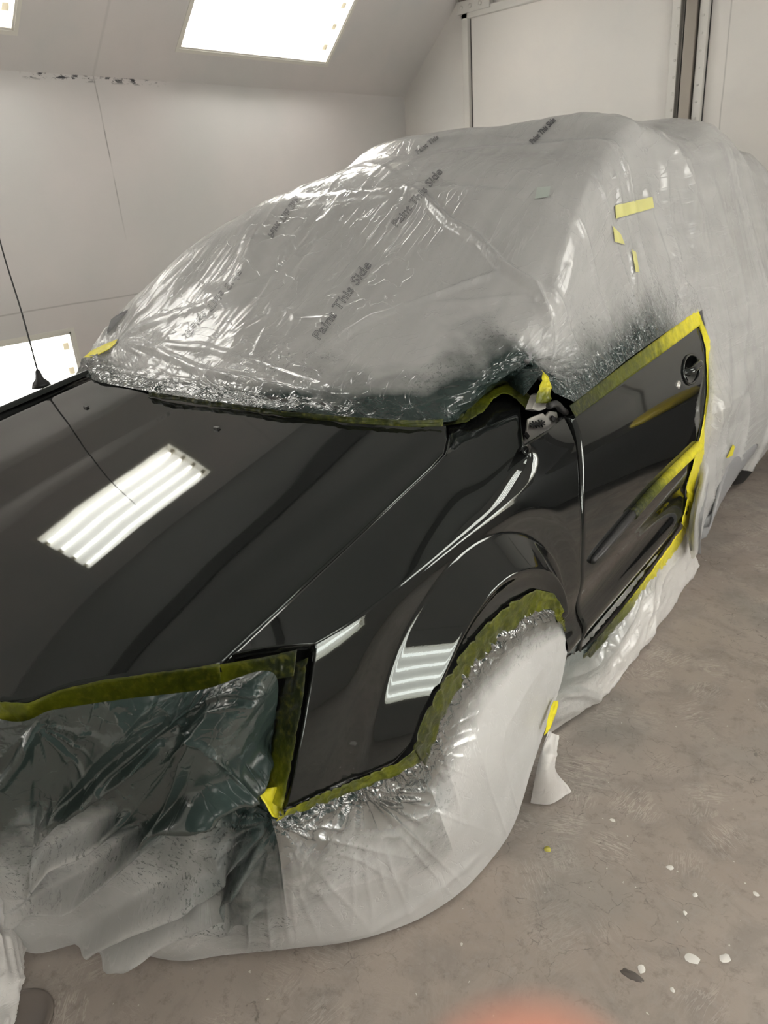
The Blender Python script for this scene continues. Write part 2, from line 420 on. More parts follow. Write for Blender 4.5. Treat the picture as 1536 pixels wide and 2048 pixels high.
# lamp = recessed box with four tubes, framed; local frame: u along room, v across, n into the room
def lamp(P0, V, N, label, y0, y1, hgt, group):
    V = A(*V); N = A(*N); P0 = A(*P0)
    Mx = lambda p: A(P0[0], 0, P0[2])+A(0, p[0], 0)+V*p[1]+N*p[2]
    c = Mx(((y0+y1)/2, hgt/2, -.05))
    t = thing('booth_light', tuple(c), label, 'light fixture', group)
    b = MB(); d = -.13; w = .004
    b.box((y0, 0, d-w), (y1, hgt, d), Mx)
    b.build('reflector', M['refl'], t)
    b = MB(); b.box((y0-.0, 0, d), (y0+.012, hgt, 0), Mx); b.box((y1-.012, 0, d), (y1, hgt, 0), Mx)
    b.box((y0, 0, d), (y1, .012, 0), Mx); b.box((y0, hgt-.012, d), (y1, hgt, 0), Mx); b.build('housing', M['lampframe'], t)
    b = MB(); fw = .022
    for q in ((y0-fw, y0, -fw, hgt+fw), (y1, y1+fw, -fw, hgt+fw), (y0, y1, -fw, 0), (y0, y1, hgt, hgt+fw)): b.box((q[0], q[2], 0), (q[1], q[3], .004), Mx)
    b.build('frame', M['lampframe'], t)
    for k in range(4):
        v = hgt*(.14+.24*k); o = MB().tube([Mx((y0+.04, v, d+.05)), Mx((y1-.04, v, d+.05))], .017, 10).build('tube', M['tube'], t, True)
        for ya, yb in ((y0+.012, y0+.045), (y1-.045, y1-.012)): MB().box((ya, v-.02, d+.01), (yb, v+.02, d+.08), Mx).build('lamp_holder', M['lampend'], o)
    return t
nm = ['nearest the camera end', 'beside the bonnet', 'near the back wall']
for k, (a, b) in enumerate(YS):
    lab = {0: 'four-tube light recessed in the left sloping ceiling, its corner just showing at the upper left' if 0 else 'four-tube light in the left sloping ceiling behind the camera',
           1: 'four-tube light whose corner shows in the extreme upper left of the photo, on sloping ceiling',
           2: 'large bright four-tube light in the sloping ceiling above the covered car, top centre of photo'}[k]
    lamp((LX+su[0]*s0, 0, ZW+su[2]*s0), su, (su[2], 0, -su[0]), lab, a, b, s1-s0, 'booth lights on the sloping ceilings')
    lab = {0: 'low four-tube light in the left wall behind the camera', 1: 'low four-tube light in the left wall behind the radio antenna', 2: 'low four-tube light in the left wall hidden behind the covered car'}[k]
    lamp((LX, 0, zl0), (0, 0, 1), (1, 0, 0), lab, a, b, zl1-zl0, 'booth lights low in the side walls')
    lab = ['four-tube light in the right sloping ceiling behind the camera', 'four-tube light in the right sloping ceiling, mirrored in the front fender', 'four-tube light in the right sloping ceiling beside the back wall'][k]
    lamp((RX-su[0]*s0, 0, ZW+su[2]*s0), su*A(-1, 1, 1), (-su[2], 0, -su[0]), lab, a, b, s1-s0, 'booth lights on the sloping ceilings')
    lab = ['low four-tube light in the right wall behind the camera', 'low four-tube light in the right wall facing the front fender', 'low four-tube light in the right wall beside the back wall'][k]
    lamp((RX, 0, zl0), (0, 0, 1), (-1, 0, 0), lab, a, b, zl1-zl0, 'booth lights low in the side walls')

# end-wall doors
def door(name, x0, x1, z1):
    y = EY
    p = MB().box((x0+.05, y-.012, .02), (x1-.05, y, z1-.05)).build(name, M['end']); tag(p, kind='structure')
    f = MB(); t = .055
    f.box((x0, y-.05, 0), (x0+t, y, z1)); f.box((x1-t, y-.05, 0), (x1, y, z1)); f.box((x0, y-.05, z1-t), (x1, y, z1))
    bevel(f.build('door_frame', M['metal_frame'], p), .004)
    s = MB(); s.box((x0+t, y-.0135, 0.03), (x0+t+.008, y-.011, z1-t)).build('shadow_gap', M['dark_gap'], p)
    return p
d1 = door('door_1', -3.762, -2.085, 2.952)
d2 = door('door_2', -1.965, .3, 2.952)
hb = MB().box((-3.79, EY-.062, 2.93), (-3.50, EY-.012, 3.01)).build('hinge_plate', M['metal_frame'], d1); bevel(hb, .003)
bb = MB()
for x in (-3.75, -3.67, -3.58): bb.disc((x, EY-.062, 2.97), (0, -1, 0), [(.014, 0), (.014, .006), (.007, .012)], 12)
bb.build('bolts', M['metal_frame'], hb, True)
tr = MB().box((-3.80, EY-.03, 3.02), (.3, EY, 3.05)).build('trim_1', M['bare']); tag(tr, kind='structure')
slot = MB().box((-2.075, EY-.006, 0), (-2.045, EY, 2.95)).build('trim_2', M['dark_gap']); tag(slot, kind='structure')
post = MB().box((-2.045, EY-.07, 0), (-1.975, EY, 2.96)).build('trim_3', M['bare']); tag(post, kind='structure'); bevel(post, .004)
rv = MB()
for k in range(12):
    z = 1.9+k*.095
    rv.disc((-2.10, EY-.05, z), (0, -1, 0), [(.008, 0), (.007, .004)], 10)
    rv.disc((-1.94, EY-.05, z+.03), (0, -1, 0), [(.008, 0), (.007, .004)], 10)
rv.build('rivets', M['metal_frame'], post, True)
# PART2
# ------------------------------------------------------------------ car
XC = -1.68
_gy = [.0, .30, .63, .785, 1.02, 1.2, 1.37, 1.56, 1.9]
_gz = [.80, .885, .98, 1.01, 1.048, 1.075, 1.10, 1.125, 1.15]
def zg(y): return pchip(_gy, np.array(_gz), np.asarray(y, float))
def hood_z(x, y):
    s = np.abs(np.asarray(x, float)-XC)/.78
    y = np.asarray(y, float); z = zg(y)+(.038+.045*np.clip((y-.3)/1.1, 0, 1.2))*(1-np.clip(s, 0, 1.3)**2.6)
    z = z+.085*np.clip((XC-.1-np.asarray(x, float))/.7, 0, 1.3)**1.5
    # long raised centre panel, its shoulder fading out towards the front
    z = z+.007*sstep(.91, .83, s)*sstep(.45, 1.0, np.asarray(y, float))+.004*sstep(.70, .45, s)
    return z
hz = lambda x, y: float(hood_z(x, y))
def side_x(y, z):
    """outer surface of the body side (driver side), front wing to rear quarter"""
    y = np.asarray(y, float); z = np.asarray(z, float)
    x = pchip([0, .33, .42, .46, .62, .85, 1.0, 1.05, 1.13, 1.25], np.array([-.80, -.775, -.752, -.765, -.742, -.742, -.768, -.782, -.820, -.86]), z)
    x = x-.055*np.clip((.95-y)/.35, 0, 1.6)**2
    # flared wheel arch
    r = np.hypot(y-1.265, z-.495)
    ro = .478+.035*np.clip((1.3-y)/.4, -.6, 1)
    q = np.clip((ro-r)/(ro-.385), 0, 1); q = np.where(q < .12, q*q/.24, q-.06)
    up = sstep(.45, .60, z)*.9+.1
    x = x-.008*sstep(ro+.10, ro, r)*sstep(1.0, .9, z)+.052*q*up-.016*sstep(.392, .35, r)*up
    return x
sx = lambda y, z: float(side_x(y, z))
def smx(p): return pickf(p, sx)
CAR = W(A(XC, 2.75, 0)); car = thing('car', tuple(CAR), 'black car with fresh gloss paint, masked in plastic sheeting for spraying', 'car')

def flange_grid(P, depth=(0, 0, -.02), edges='udlr', w=.004):
    """P: (nv,nu,3) grid. adds turned-in border rows so panel edges look folded"""
    P = np.asarray(P, float); dp = A(*depth)
    def ext(P, axis, end):
        Q = np.moveaxis(P, axis, 0)
        a, b = (Q[0], Q[1]) if end == 0 else (Q[-1], Q[-2])
        t = a-b; t /= np.linalg.norm(t, axis=-1, keepdims=True)+1e-9
        e1 = a+t*w*.6+dp*.15; e2 = a+t*w+dp*.45; e3 = a+t*w*.8+dp
        Q = np.concatenate([[e3, e2, e1], Q] if end == 0 else [Q, [e1, e2, e3]], 0)
        return np.moveaxis(Q, 0, axis)
    if 'u' in edges: P = ext(P, 0, 0)
    if 'd' in edges: P = ext(P, 0, 1)
    if 'l' in edges: P = ext(P, 1, 0)
    if 'r' in edges: P = ext(P, 1, 1)
    return P
def gmk(name, P, mat, parent=None, flip=False, mask=None, **k):
    nv, nu = P.shape[:2]
    return mk(name, W(P.reshape(-1, 3)), grid_faces(nv, nu, mask, 0, flip), mat, parent, **k)

# --- hood: front edge, side gaps, hidden rear edge
fe = [pickz(p, hz, .95) for p in [(440, 1325), (330, 1342), (210, 1358), (150, 1368), (115, 1378), (50, 1404), (0, 1402)]]
gap_px = [(440, 1325), (560, 1215), (700, 1085), (800, 990), (860, 934), (886, 905), (893, 875), (891, 850)]
gapP = [pickz(p, hz, 1.05) for p in gap_px]
def half_w(y): return lin([p[1] for p in gapP], [p[0]-XC for p in gapP], y)
def front_y(x):
    xs = [p[0] for p in fe][::-1]; ys = [p[1] for p in fe][::-1]
    a = -np.abs(np.asarray(x)-XC)  # symmetric
    d = np.abs(np.asarray(x)-XC)
    dx = [0]+[q-XC for q in xs]; dy = [ys[0]-.05]+ys
    return np.interp(d, dx, dy)
nU, nV = 120, 130
Hd = np.zeros((nV, nU, 3))
uu = np.linspace(-1, 1, nU)
gp = resample(np.array(gapP), nV, False)
# denser columns close to the edges, front corner is gapP[0]
for j in range(nV):
    t = j/(nV-1); wgap = gp[j][0]-XC; yg = gp[j][1]
    yc = (1-t)*(front_y(XC)-gp[0][1])+yg  # centre line
    for i, u in enumerate(uu):
        x = XC+u*wgap
        y0 = front_y(XC+u*(gp[0][0]-XC)); y1 = 1.56+ (gp[-1][1]-1.56)*abs(u)**3
        y = yg+(y0-gp[0][1])*(1-t)**1.5 + 0.0*(1-abs(u))
        Hd[j, i] = (x, y, hz(x, y))
hood = gmk('hood', flange_grid(Hd, (0, 0, -.022)), M['paint'], car, flip=False)
# raised crease lines on the hood are in hood_z; washer nozzles
for p in [(172, 816), (433, 858)]:
    q = pickz(p, hz); b = MB(); b.box(q+A(-.010, -.004, -.003), q+A(.010, .006, .006)); o = b.build('washer_nozzle', M['blackp'], hood, car=True); bevel(o, .002)

# --- front wing (driver side)
crease_px = [(632, 1289), (700, 1242), (770, 1193), (905, 1100), (1000, 1010), (1075, 955), (1147, 893)]
creP = np.array([smx(p) for p in crease_px])
_cq = np.polyfit(creP[:, 1], creP[:, 2], 2)
def top_of_wing(y): return float(np.polyval(_cq, y))
arch_px = [(823, 1482), (840, 1432), (868, 1378), (918, 1305), (968, 1246), (1018, 1202), (1066, 1177), (1104, 1186), (1122, 1214), (1128, 1256)]
bot_px = [(577, 1608), (640, 1580), (720, 1550), (790, 1520)]+arch_px+[(1135, 1300), (1148, 1318)]
bot = np.array([smx(p) for p in bot_px])
frontP = np.array([smx(p) for p in [(634, 1295), (618, 1400), (600, 1500), (577, 1608)]])
cut_px = [(1133, 838), (1147, 870), (1153, 905), (1157, 1000), (1157, 1130), (1154, 1240), (1148, 1318)]
cutP = np.array([smx(p) for p in cut_px])
NB = 220; NR = 70
botR = resample(bot[:, 1:], NB, False)
sb = np.linspace(0, 1, NB)
# top: from front corner to the cut line, matched to bottom by fraction
ty = np.interp(sb, [0, .16, .55, .85, 1], [frontP[0][1]+.004, .86, 1.36, 1.66, np.interp(1.05, cutP[::-1, 2], cutP[::-1, 1])])
Wg = np.zeros((NR, NB, 3))
for i in range(NB):
    ytop = ty[i]; ztop = top_of_wing(ytop)
    for j in range(NR):
        t = j/(NR-1); y = ytop+(botR[i, 0]-ytop)*t; z = ztop+(botR[i, 1]-ztop)*t
        if i >= NB-1: pass
        Wg[j, i] = (sx(y, z), y, z)
# blend the front and rear columns onto the measured edge curves
for (edge, cols) in ((frontP, range(0, 14)), (cutP, range(NB-20, NB))):
    e = edge[np.argsort(edge[:, 2])]
    for i in cols:
        wgt = 1-(i/13.) if edge is frontP else (i-(NB-20))/19.
        for j in range(NR):
            z = Wg[j, i, 2]; ye = np.interp(z, e[:, 2], e[:, 1]); col_ref = Wg[j, 0 if edge is frontP else NB-1]
            y = Wg[j, i, 1]+wgt*(ye-Wg[j, i, 1]); Wg[j, i] = (sx(y, z), y, z)
# top strip: from the shoulder inwards to the hood gap / cowl / mirror base
NT_ = 22
inner_px = [(448, 1325), (567, 1215), (707, 1085), (807, 990), (867, 935), (893, 907), (900, 875), (898, 850), (960, 800), (1010, 778), (1040, 800), (1042, 850), (1048, 893), (1090, 866), (1128, 836)]
def wing_top_z(x, y):
    base = hz(min(x, -.9), y); return base
inn = []
for k, p in enumerate(inner_px):
    if k <= 6: q = pickz(p, hz, 1.05); inn.append(q+A(0, 0, -.0))
    else:
        zz = [1.125, 1.15, 1.168, 1.16, 1.13, 1.112, 1.112, 1.112][k-7]; inn.append(pick(p, 'z', zz))
inn = np.array(inn)
yk = [.735, .86, 1.0, 1.12, 1.20, 1.23, 1.25, 1.27, 1.31, 1.36, 1.42, 1.48, 1.56, 1.66, 1.775]
innR = np.stack([np.interp(ty, yk, inn[:, k]) for k in range(3)], 1)
Tp = np.zeros((NT_, NB, 3))
for i in range(NB):
    a = innR[i]; b = Wg[0, i]; tb = Wg[1, i]-Wg[0, i]; tb /= np.linalg.norm(tb)+1e-9
    for j in range(NT_):
        t = j/(NT_-1.); q = a*(1-t)+b*t; d = np.linalg.norm(b-a)
        Tp[j, i] = q
for it in range(3000):   # relax the upper strip into one smooth skin between its fixed borders
    Tp[1:-1, 1:-1] = .25*(Tp[:-2, 1:-1]+Tp[2:, 1:-1]+Tp[1:-1, :-2]+Tp[1:-1, 2:])
    if it % 3 == 0: Tp[1:-1, 0] = .5*(Tp[:-2, 0]+Tp[2:, 0]); Tp[1:-1, -1] = .5*(Tp[:-2, -1]+Tp[2:, -1])
tt_ = np.linspace(0, 1, NT_)[:, None]; dd_ = np.linalg.norm(Tp[-1]-Tp[0], axis=1); dd_ = np.convolve(np.pad(dd_, 30, 'edge'), np.hanning(63)[1:-1]/np.hanning(63).sum(), 'valid')[:NB][None]
Tp = Tp+(4*tt_*(1-tt_)*dd_*.038)[..., None]*A(.25, 0, .9)
full = np.concatenate([Tp[:-1], Wg], 0)
# light smoothing across the shoulder keeps a crisp but rounded edge
for it in range(1):
    s = full.copy(); s[1:-1, 1:-1] = .5*full[1:-1, 1:-1]+.125*(full[:-2, 1:-1]+full[2:, 1:-1]+full[1:-1, :-2]+full[1:-1, 2:])
    full = s
wing = gmk('front_fender', flange_grid(full, (-.012, 0, -.016)), M['paint'], car, flip=True)

# --- door
belt_px = [(1145, 838), (1180, 812), (1265, 748), (1330, 700), (1397, 650)]
rear_px = [(1397, 650), (1408, 700), (1410, 780), (1402, 850), (1388, 930), (1374, 1000), (1366, 1045)]
rock_px = [(1158, 1312), (1200, 1262), (1260, 1190), (1320, 1110), (1366, 1045)]
cut2_px = [(1145, 838), (1155, 868), (1161, 905), (1165, 1000), (1165, 1130), (1163, 1240), (1158, 1312)]
e1 = resample(np.array([smx(p) for p in belt_px])[:, 1:], 60); e2 = resample(np.array([smx(p) for p in rock_px])[:, 1:], 60)
l1 = resample(np.array([smx(p) for p in cut2_px])[:, 1:], 90); l2 = resample(np.array([smx(p) for p in rear_px])[:, 1:], 90)
U_ = np.linspace(0, 1, 60)[None, :, None]; V_ = np.linspace(0, 1, 90)[:, None, None]
D2 = (1-V_)*e1[None]+V_*e2[None]+(1-U_)*l1[:, None]+U_*l2[:, None]-((1-U_)*(1-V_)*e1[0]+U_*(1-V_)*e1[-1]+(1-U_)*V_*e2[0]+U_*V_*e2[-1])
hc = smx((1383, 735))  # handle centre
def door_x(y, z):
    x = side_x(y, z)
    r = np.hypot((y-hc[1]+.01)/.085, (z-hc[2]+.005)/.045)
    return x-.028*sstep(1.15, .55, r)
Dr = np.concatenate([door_x(D2[..., 0], D2[..., 1])[..., None], D2], -1)
door_o = gmk('front_door', flange_grid(Dr, (-.016, 0, 0)), M['paint'], car, flip=True)
# handle: bar on two mounts, with key cylinder
b = MB(); hx = sx(hc[1], hc[2])+.010
P = [(hx-.02, hc[1]-.075, hc[2]-.004), (hx, hc[1]-.055, hc[2]-.002), (hx+.006, hc[1], hc[2]+.004), (hx, hc[1]+.055, hc[2]+.006), (hx-.02, hc[1]+.075, hc[2]+.006)]
h = b.tube(resample(np.array(P), 24), .014, 12).build('door_handle', M['paint'], door_o, True, car=True)
cup = MB(); th_ = np.linspace(0, 2*math.pi, 33)
cup.tube(np.array([A(float(door_x(hc[1]-.01+.095*math.cos(q), hc[2]-.005+.050*math.sin(q)))+.002, hc[1]-.01+.095*math.cos(q), hc[2]-.005+.050*math.sin(q)) for q in th_]), .005, 8).build('handle_surround', M['paint'], door_o, True, car=True)
kc = smx((1357, 770)); MB().disc(kc+A(-.004, 0, 0), (1, 0, 0), [(.016, 0), (.016, .004), (.012, .009), (.0, .010)], 20).build('key_cylinder', M['steel'], door_o, True, car=True)
# side moulding strip (paintable)
mo = [smx(p) for p in [(1182, 1122), (1230, 1065), (1290, 995), (1392, 893)]]
mo = resample(np.array(mo), 40)
b = MB(); b.tube(mo+A(.004, 0, 0), np.interp(np.arange(40), [0, 2, 39], [.010, .016, .017]), 12)
b.build('side_moulding', M['blackp'], door_o, True, car=True)
# --- mirror mounting plate on the door's front corner
px_pl = [(1050, 893), (1119, 850), (1114, 824), (1100, 822), (1092, 832), (1086, 826), (1076, 830), (1066, 834), (1058, 838)]
pl = [pick(p, 'x', -.845) for p in px_pl]
def plate(poly, t, mat, name, parent, n=A(1, 0, .18)):
    n = n/np.linalg.norm(n); k = len(poly)
    V = [q for q in poly]+[q-n*t for q in poly]
    Fc = [tuple(range(k))[::-1], tuple(range(k, 2*k))]+[(i, (i+1) % k, k+(i+1) % k, k+i) for i in range(k)]
    return mk(name, W(np.array(V)), Fc, mat, parent, False)
mir = plate(pl, .006, M['steel'], 'mirror_bracket', car); bevel(mir, .001, 1)
for q in ([(1050, 862), (1056, 870), (1052, 876), (1046, 868)], [(1102, 829), (1109, 834), (1105, 842), (1099, 836)]):
    plate([pick((p[0]+4, p[1]+2), 'x', -.838) for p in q], .004, M['under'], 'bolt_hole', mir)
b = MB()
for c0 in ((1069, 849), (1081, 847)):
    for a in range(4):
        th = a*math.pi/4+.3
        p1 = pick((c0[0]-9*math.cos(th), c0[1]-7*math.sin(th)), 'x', -.839); p2 = pick((c0[0]+9*math.cos(th), c0[1]+7*math.sin(th)), 'x', -.839)
        b.tube([p1, p2], .0022, 6)
b.build('slot_cross', M['under'], mir, car=True)
up_px = [(1064, 818), (1074, 790), (1080, 786), (1086, 800), (1098, 808), (1090, 818), (1078, 822)]
plate([pick(p, 'x', -.855) for p in up_px], .02, M['steel'], 'window_corner_bracket', mir)
b = MB(); pts = [pick(p, 'x', -.83) for p in [(1098, 812), (1112, 808), (1122, 818), (1132, 830), (1128, 840), (1118, 842)]]
b.tube(resample(np.array(pts), 16), .010, 8).build('wiring_plug', M['blackp'], mir, True, car=True)
b = MB(); pts = [pick(p, 'x', -.828) for p in [(1046, 896), (1080, 874), (1118, 851)]]
b.tube(pts, .006, 8).build('rubber_sill', M['rubber'], mir, True, car=True)

# --- antenna on the passenger wing
ab = pick((82, 768), 'x', -2.52)
an = thing_base = MB()
prof = [(.034, -.01), (.028, .004), (.014, .02), (.008, .045), (.0045, .05)]
an = MB().disc(ab, (0, 0, 1), prof, 20).build('antenna_base', M['blackp'], car, True, car=True)
tp = pick((0, 482), 'x', -2.52); tt = ab+(tp-ab)*1.5+A(0, .02, 0)
MB().tube(resample(np.array([ab+A(0, 0, .045), ab+(tp-ab)*.5+A(0, .004, 0), tp, tt]), 24), np.linspace(.0032, .0018, 24), 8).build('antenna_mast', M['blackp'], an, True, car=True)

# --- passenger wing: mirror image of the driver side wing top
Pw = full[:, :int(NB*.62)][:, ::-1].copy(); Pw[..., 0] = 2*XC-Pw[..., 0]; Pw[..., 2] += .10
wing2 = gmk('front_fender', flange_grid(Pw, (.012, 0, -.016)), M['paint'], car, flip=True)

# --- hidden structure: floor pan / engine bay / bumper so that nothing shows through the gaps
def loft(name, secs, mat, closed=True):
    """secs: list of (y, [(x,z)...])"""
    V = []; n = len(secs[0][1])
    for y, pts in secs: V += [A(x, y, z) for x, z in pts]
    Fc = [(j*n+i, j*n+(i+1) % n, (j+1)*n+(i+1) % n, (j+1)*n+i) for j in range(len(secs)-1) for i in range(n)]
    Fc += [tuple(range(n))[::-1], tuple((len(secs)-1)*n+i for i in range(n))]
    return mk(name, W(np.array(V)), Fc, mat, car)
def bx_sec(hw, z0, z1): return [(XC-hw, z0), (XC+hw, z0), (XC+hw, z1), (XC-hw, z1)]
ob = loft('inner_body', [(.66, bx_sec(.55, .45, .80)), (.8, bx_sec(.70, .42, .88)), (1.0, bx_sec(.72, .42, .95)), (1.45, bx_sec(.70, .42, 1.02)), (1.72, bx_sec(.78, .34, 1.05)), (3.0, bx_sec(.845, .32, 1.10)), (4.2, bx_sec(.86, .32, 1.1)), (5.05, bx_sec(.84, .36, 1.05))], M['under'])
ob.data.polygons.foreach_set('use_smooth', [False]*len(ob.data.polygons))
bp = []
for z, gy in ((.28, .10), (.40, .05), (.55, .02), (.66, .05), (.80, .12), (.90, .20)):
    bp.append([A(XC+u*.72*(1-.04*(z < .35)), .47+gy*.8+.30*abs(u)**3.2, z) for u in np.linspace(-1, 1, 40)])
gmk('bumper', np.array(bp), M['blackp'], car, flip=True)

def wheel(yc, zc, side):
    x = XC+side*.77; b = MB()
    tw = .20
    o = b.disc(A(x-tw/2, yc, zc), (1, 0, 0), [(.22, 0), (.30, -.005), (.345, .02), (.36, .05), (.36, tw-.05), (.345, tw-.02), (.30, tw+.005), (.22, tw)], 56).build('tyre', M['rubber'], car, True, car=True)
    r = MB().disc(A(x-tw/2+.02, yc, zc), (1, 0, 0), [(.215, 0), (.215, tw-.02), (.19, tw-.03), (.17, tw-.05), (.06, tw-.04), (.03, tw-.02)], 40).build('wheel_rim', M['steel'], o, True, car=True)
    for k in range(5):
        a = 2*math.pi*k/5; d = A(0, math.cos(a), math.sin(a)); xo = x+tw/2-.02 if side > 0 else x-tw/2+.02
        MB().tube([A(xo-.0, yc, zc)+d*.05, A(xo, yc, zc)+d*.19], [.022, .018], 8).build('spoke', M['steel'], r, True, car=True)
for s in (1, -1): wheel(1.265, .36, s); wheel(4.42, .36, s)
# ------------------------------------------------------------------ masking film over the cabin
def gnorm(P):
    a = np.gradient(P, axis=0); b = np.gradient(P, axis=1); n = np.cross(a, b); return n/(np.linalg.norm(n, axis=-1, keepdims=True)+1e-12)
def hp(p, o=.006): return pickz(p, hz, 1.1)+A(0, 0, o)
def px_x(p, x): return pick(p, 'x', x)
def onside(p, o=.012): return smx(p)+A(o, 0, 0)
def mirx(p): return A(2*XC-p[0], p[1], p[2])
S = []
S.append((0, [(0, A(-2.62, 1.55, .9)), (.10, A(-2.60, 1.56, 1.10)), (.15, A(-2.58, 1.45, 1.135)), (.17, px_x((152, 746), -2.53)), (.20, hp((200, 768))), (.26, hp((300, 787))), (.33, hp((400, 803))), (.42, hp((560, 824))), (.48, hp((700, 839))), (.53, hp((850, 850))), (.56, hp((900, 848))),
    (.585, pick((935, 833), 'z', 1.13)), (.61, pick((962, 798), 'z', 1.15)), (.63, pick((982, 768), 'z', 1.165)), (.655, pick((1015, 768), 'z', 1.18)), (.675, pick((1048, 792), 'x', -.875)), (.695, pick((1084, 746), 'x', -.865)), (.71, pick((1108, 785), 'x', -.845)), (.73, onside((1140, 803))), (.86, onside((1140, 803))), (1, onside((1140, 803)))]))
S.append((.045, [(0, A(-2.64, 1.62, .85)), (.10, A(-2.60, 1.66, 1.14)), (.17, A(-2.57, 1.52, 1.26)), (.22, A(-2.45, 1.49, 1.24)), (.42, A(-1.72, 1.42, 1.205)), (.53, A(-1.12, 1.50, 1.19)), (.585, A(-1.0, 1.62, 1.185)), (.63, A(-.97, 1.80, 1.21)), (.675, A(-.93, 1.82, 1.23)), (.695, A(-.885, 1.83, 1.22)), (.71, A(-.85, 1.85, 1.19)), (.73, onside((1150, 796))), (.86, onside((1150, 796))), (1, onside((1150, 796)))]))
S.append((.16, [(0, A(-2.62, 1.85, .85)), (.10, A(-2.58, 1.88, 1.15)), (.17, A(-2.52, 1.81, 1.43)), (.225, A(-2.44, 1.82, 1.50)), (.29, A(-2.25, 1.78, 1.44)), (.42, A(-1.68, 1.72, 1.36)), (.55, A(-1.10, 1.86, 1.35)), (.58, A(-.985, 1.96, 1.375)), (.65, A(-.90, 2.0, 1.27)), (.73, onside((1200, 757))), (.86, onside((1200, 757))), (1, onside((1200, 757)))]))
S.append((.30, [(0, A(-2.62, 2.25, .85)), (.10, A(-2.57, 2.27, 1.15)), (.18, A(-2.46, 2.22, 1.56)), (.24, A(-2.38, 2.24, 1.68)), (.31, A(-2.2, 2.28, 1.73)), (.42, A(-1.68, 2.42, 1.75)), (.53, A(-1.20, 2.36, 1.685)), (.58, A(-1.01, 2.28, 1.60)), (.65, A(-.92, 2.3, 1.38)), (.73, onside((1262, 708))), (.86, onside((1262, 708))), (1, onside((1262, 708)))]))
S.append((.40, [(0, A(-2.62, 2.6, .85)), (.10, A(-2.57, 2.6, 1.15)), (.18, A(-2.44, 2.6, 1.50)), (.25, A(-2.31, 2.62, 1.76)), (.31, A(-2.15, 2.66, 1.825)), (.42, A(-1.68, 2.76, 1.84)), (.53, A(-1.22, 2.74, 1.80)), (.58, A(-1.06, 2.62, 1.74)), (.65, A(-.95, 2.63, 1.47)), (.73, onside((1326, 664))), (.86, onside((1326, 664))), (1, onside((1326, 664)))]))
S.append((.50, [(0, A(-2.62, 3.0, .6)), (.10, A(-2.57, 3.0, 1.15)), (.18, A(-2.44, 3.0, 1.50)), (.25, A(-2.32, 3.0, 1.84)), (.31, A(-2.22, 3.02, 1.915)), (.42, A(-1.68, 3.06, 1.93)), (.53, A(-1.21, 3.0, 1.912)), (.58, A(-1.06, 2.94, 1.82)), (.65, A(-.95, 2.93, 1.50)), (.73, onside((1397, 620))), (.80, onside((1412, 760))), (.86, onside((1406, 830))), (.93, onside((1385, 960))), (1, onside((1366, 1062)))]))
S.append((.58, [(0, A(-2.62, 3.45, .4)), (.10, A(-2.57, 3.45, 1.15)), (.18, A(-2.44, 3.45, 1.50)), (.25, A(-2.30, 3.45, 1.78)), (.31, A(-2.15, 3.45, 1.85)), (.42, A(-1.68, 3.45, 1.88)), (.53, A(-1.18, 3.45, 1.862)), (.58, A(-1.01, 3.42, 1.78)), (.65, A(-.91, 3.4, 1.5)), (.73, A(-.79, 3.38, 1.18)), (.80, A(-.72, 3.34, .93)), (.86, A(-.70, 3.32, .7)), (.93, px_x((1405, 1010), -.70)), (1, px_x((1392, 1110), -.70))]))
S.append((.66, [(0, A(-2.62, 3.9, .4)), (.10, A(-2.57, 3.9, 1.15)), (.18, A(-2.44, 3.9, 1.50)), (.25, A(-2.30, 3.9, 1.82)), (.31, A(-2.2, 3.9, 1.90)), (.42, A(-1.68, 3.9, 1.92)), (.53, A(-1.13, 3.86, 1.905)), (.58, A(-1.0, 3.84, 1.80)), (.65, A(-.89, 3.84, 1.5)), (.73, A(-.78, 3.82, 1.18)), (.80, A(-.71, 3.8, .93)), (.86, A(-.69, 3.78, .68)), (.93, A(-.70, 3.76, .42)), (1, px_x((1428, 948), -.72))]))
S.append((.78, [(0, A(-2.62, 4.4, .4)), (.10, A(-2.57, 4.4, 1.15)), (.18, A(-2.44, 4.4, 1.50)), (.25, A(-2.28, 4.4, 1.75)), (.31, A(-2.1, 4.4, 1.83)), (.42, A(-1.68, 4.4, 1.85)), (.53, A(-1.15, 4.36, 1.82)), (.58, A(-.99, 4.34, 1.72)), (.65, A(-.88, 4.34, 1.45)), (.73, A(-.78, 4.34, 1.15)), (.80, A(-.70, 4.34, .93)), (.86, A(-.67, 4.34, .68)), (.93, A(-.68, 4.34, .42)), (1, px_x((1500, 936), -.74))]))
S.append((.90, [(0, A(-2.60, 4.95, .4)), (.10, A(-2.53, 4.95, 1.1)), (.18, A(-2.42, 4.95, 1.45)), (.25, A(-2.26, 4.95, 1.66)), (.31, A(-2.1, 4.98, 1.74)), (.42, A(-1.68, 5.0, 1.77)), (.53, A(-1.18, 4.98, 1.73)), (.58, A(-1.0, 4.92, 1.62)), (.65, A(-.88, 4.9, 1.38)), (.73, A(-.80, 4.9, 1.1)), (.80, A(-.74, 4.9, .9)), (.86, A(-.72, 4.9, .65)), (.93, A(-.73, 4.9, .40)), (1, A(-.76, 4.9, .22))]))
S.append((1.0, [(0, A(-2.5, 5.18, .3)), (.10, A(-2.46, 5.2, .8)), (.18, A(-2.4, 5.2, 1.1)), (.25, A(-2.25, 5.2, 1.3)), (.42, A(-1.68, 5.25, 1.35)), (.58, A(-1.05, 5.2, 1.3)), (.65, A(-.95, 5.18, 1.1)), (.73, A(-.88, 5.16, .9)), (.86, A(-.84, 5.15, .5)), (1, A(-.86, 5.15, .25))]))
NUf, NVf = 620, 560
jb = int(round(.73*(NUf-1))); UB = jb/(NUf-1)
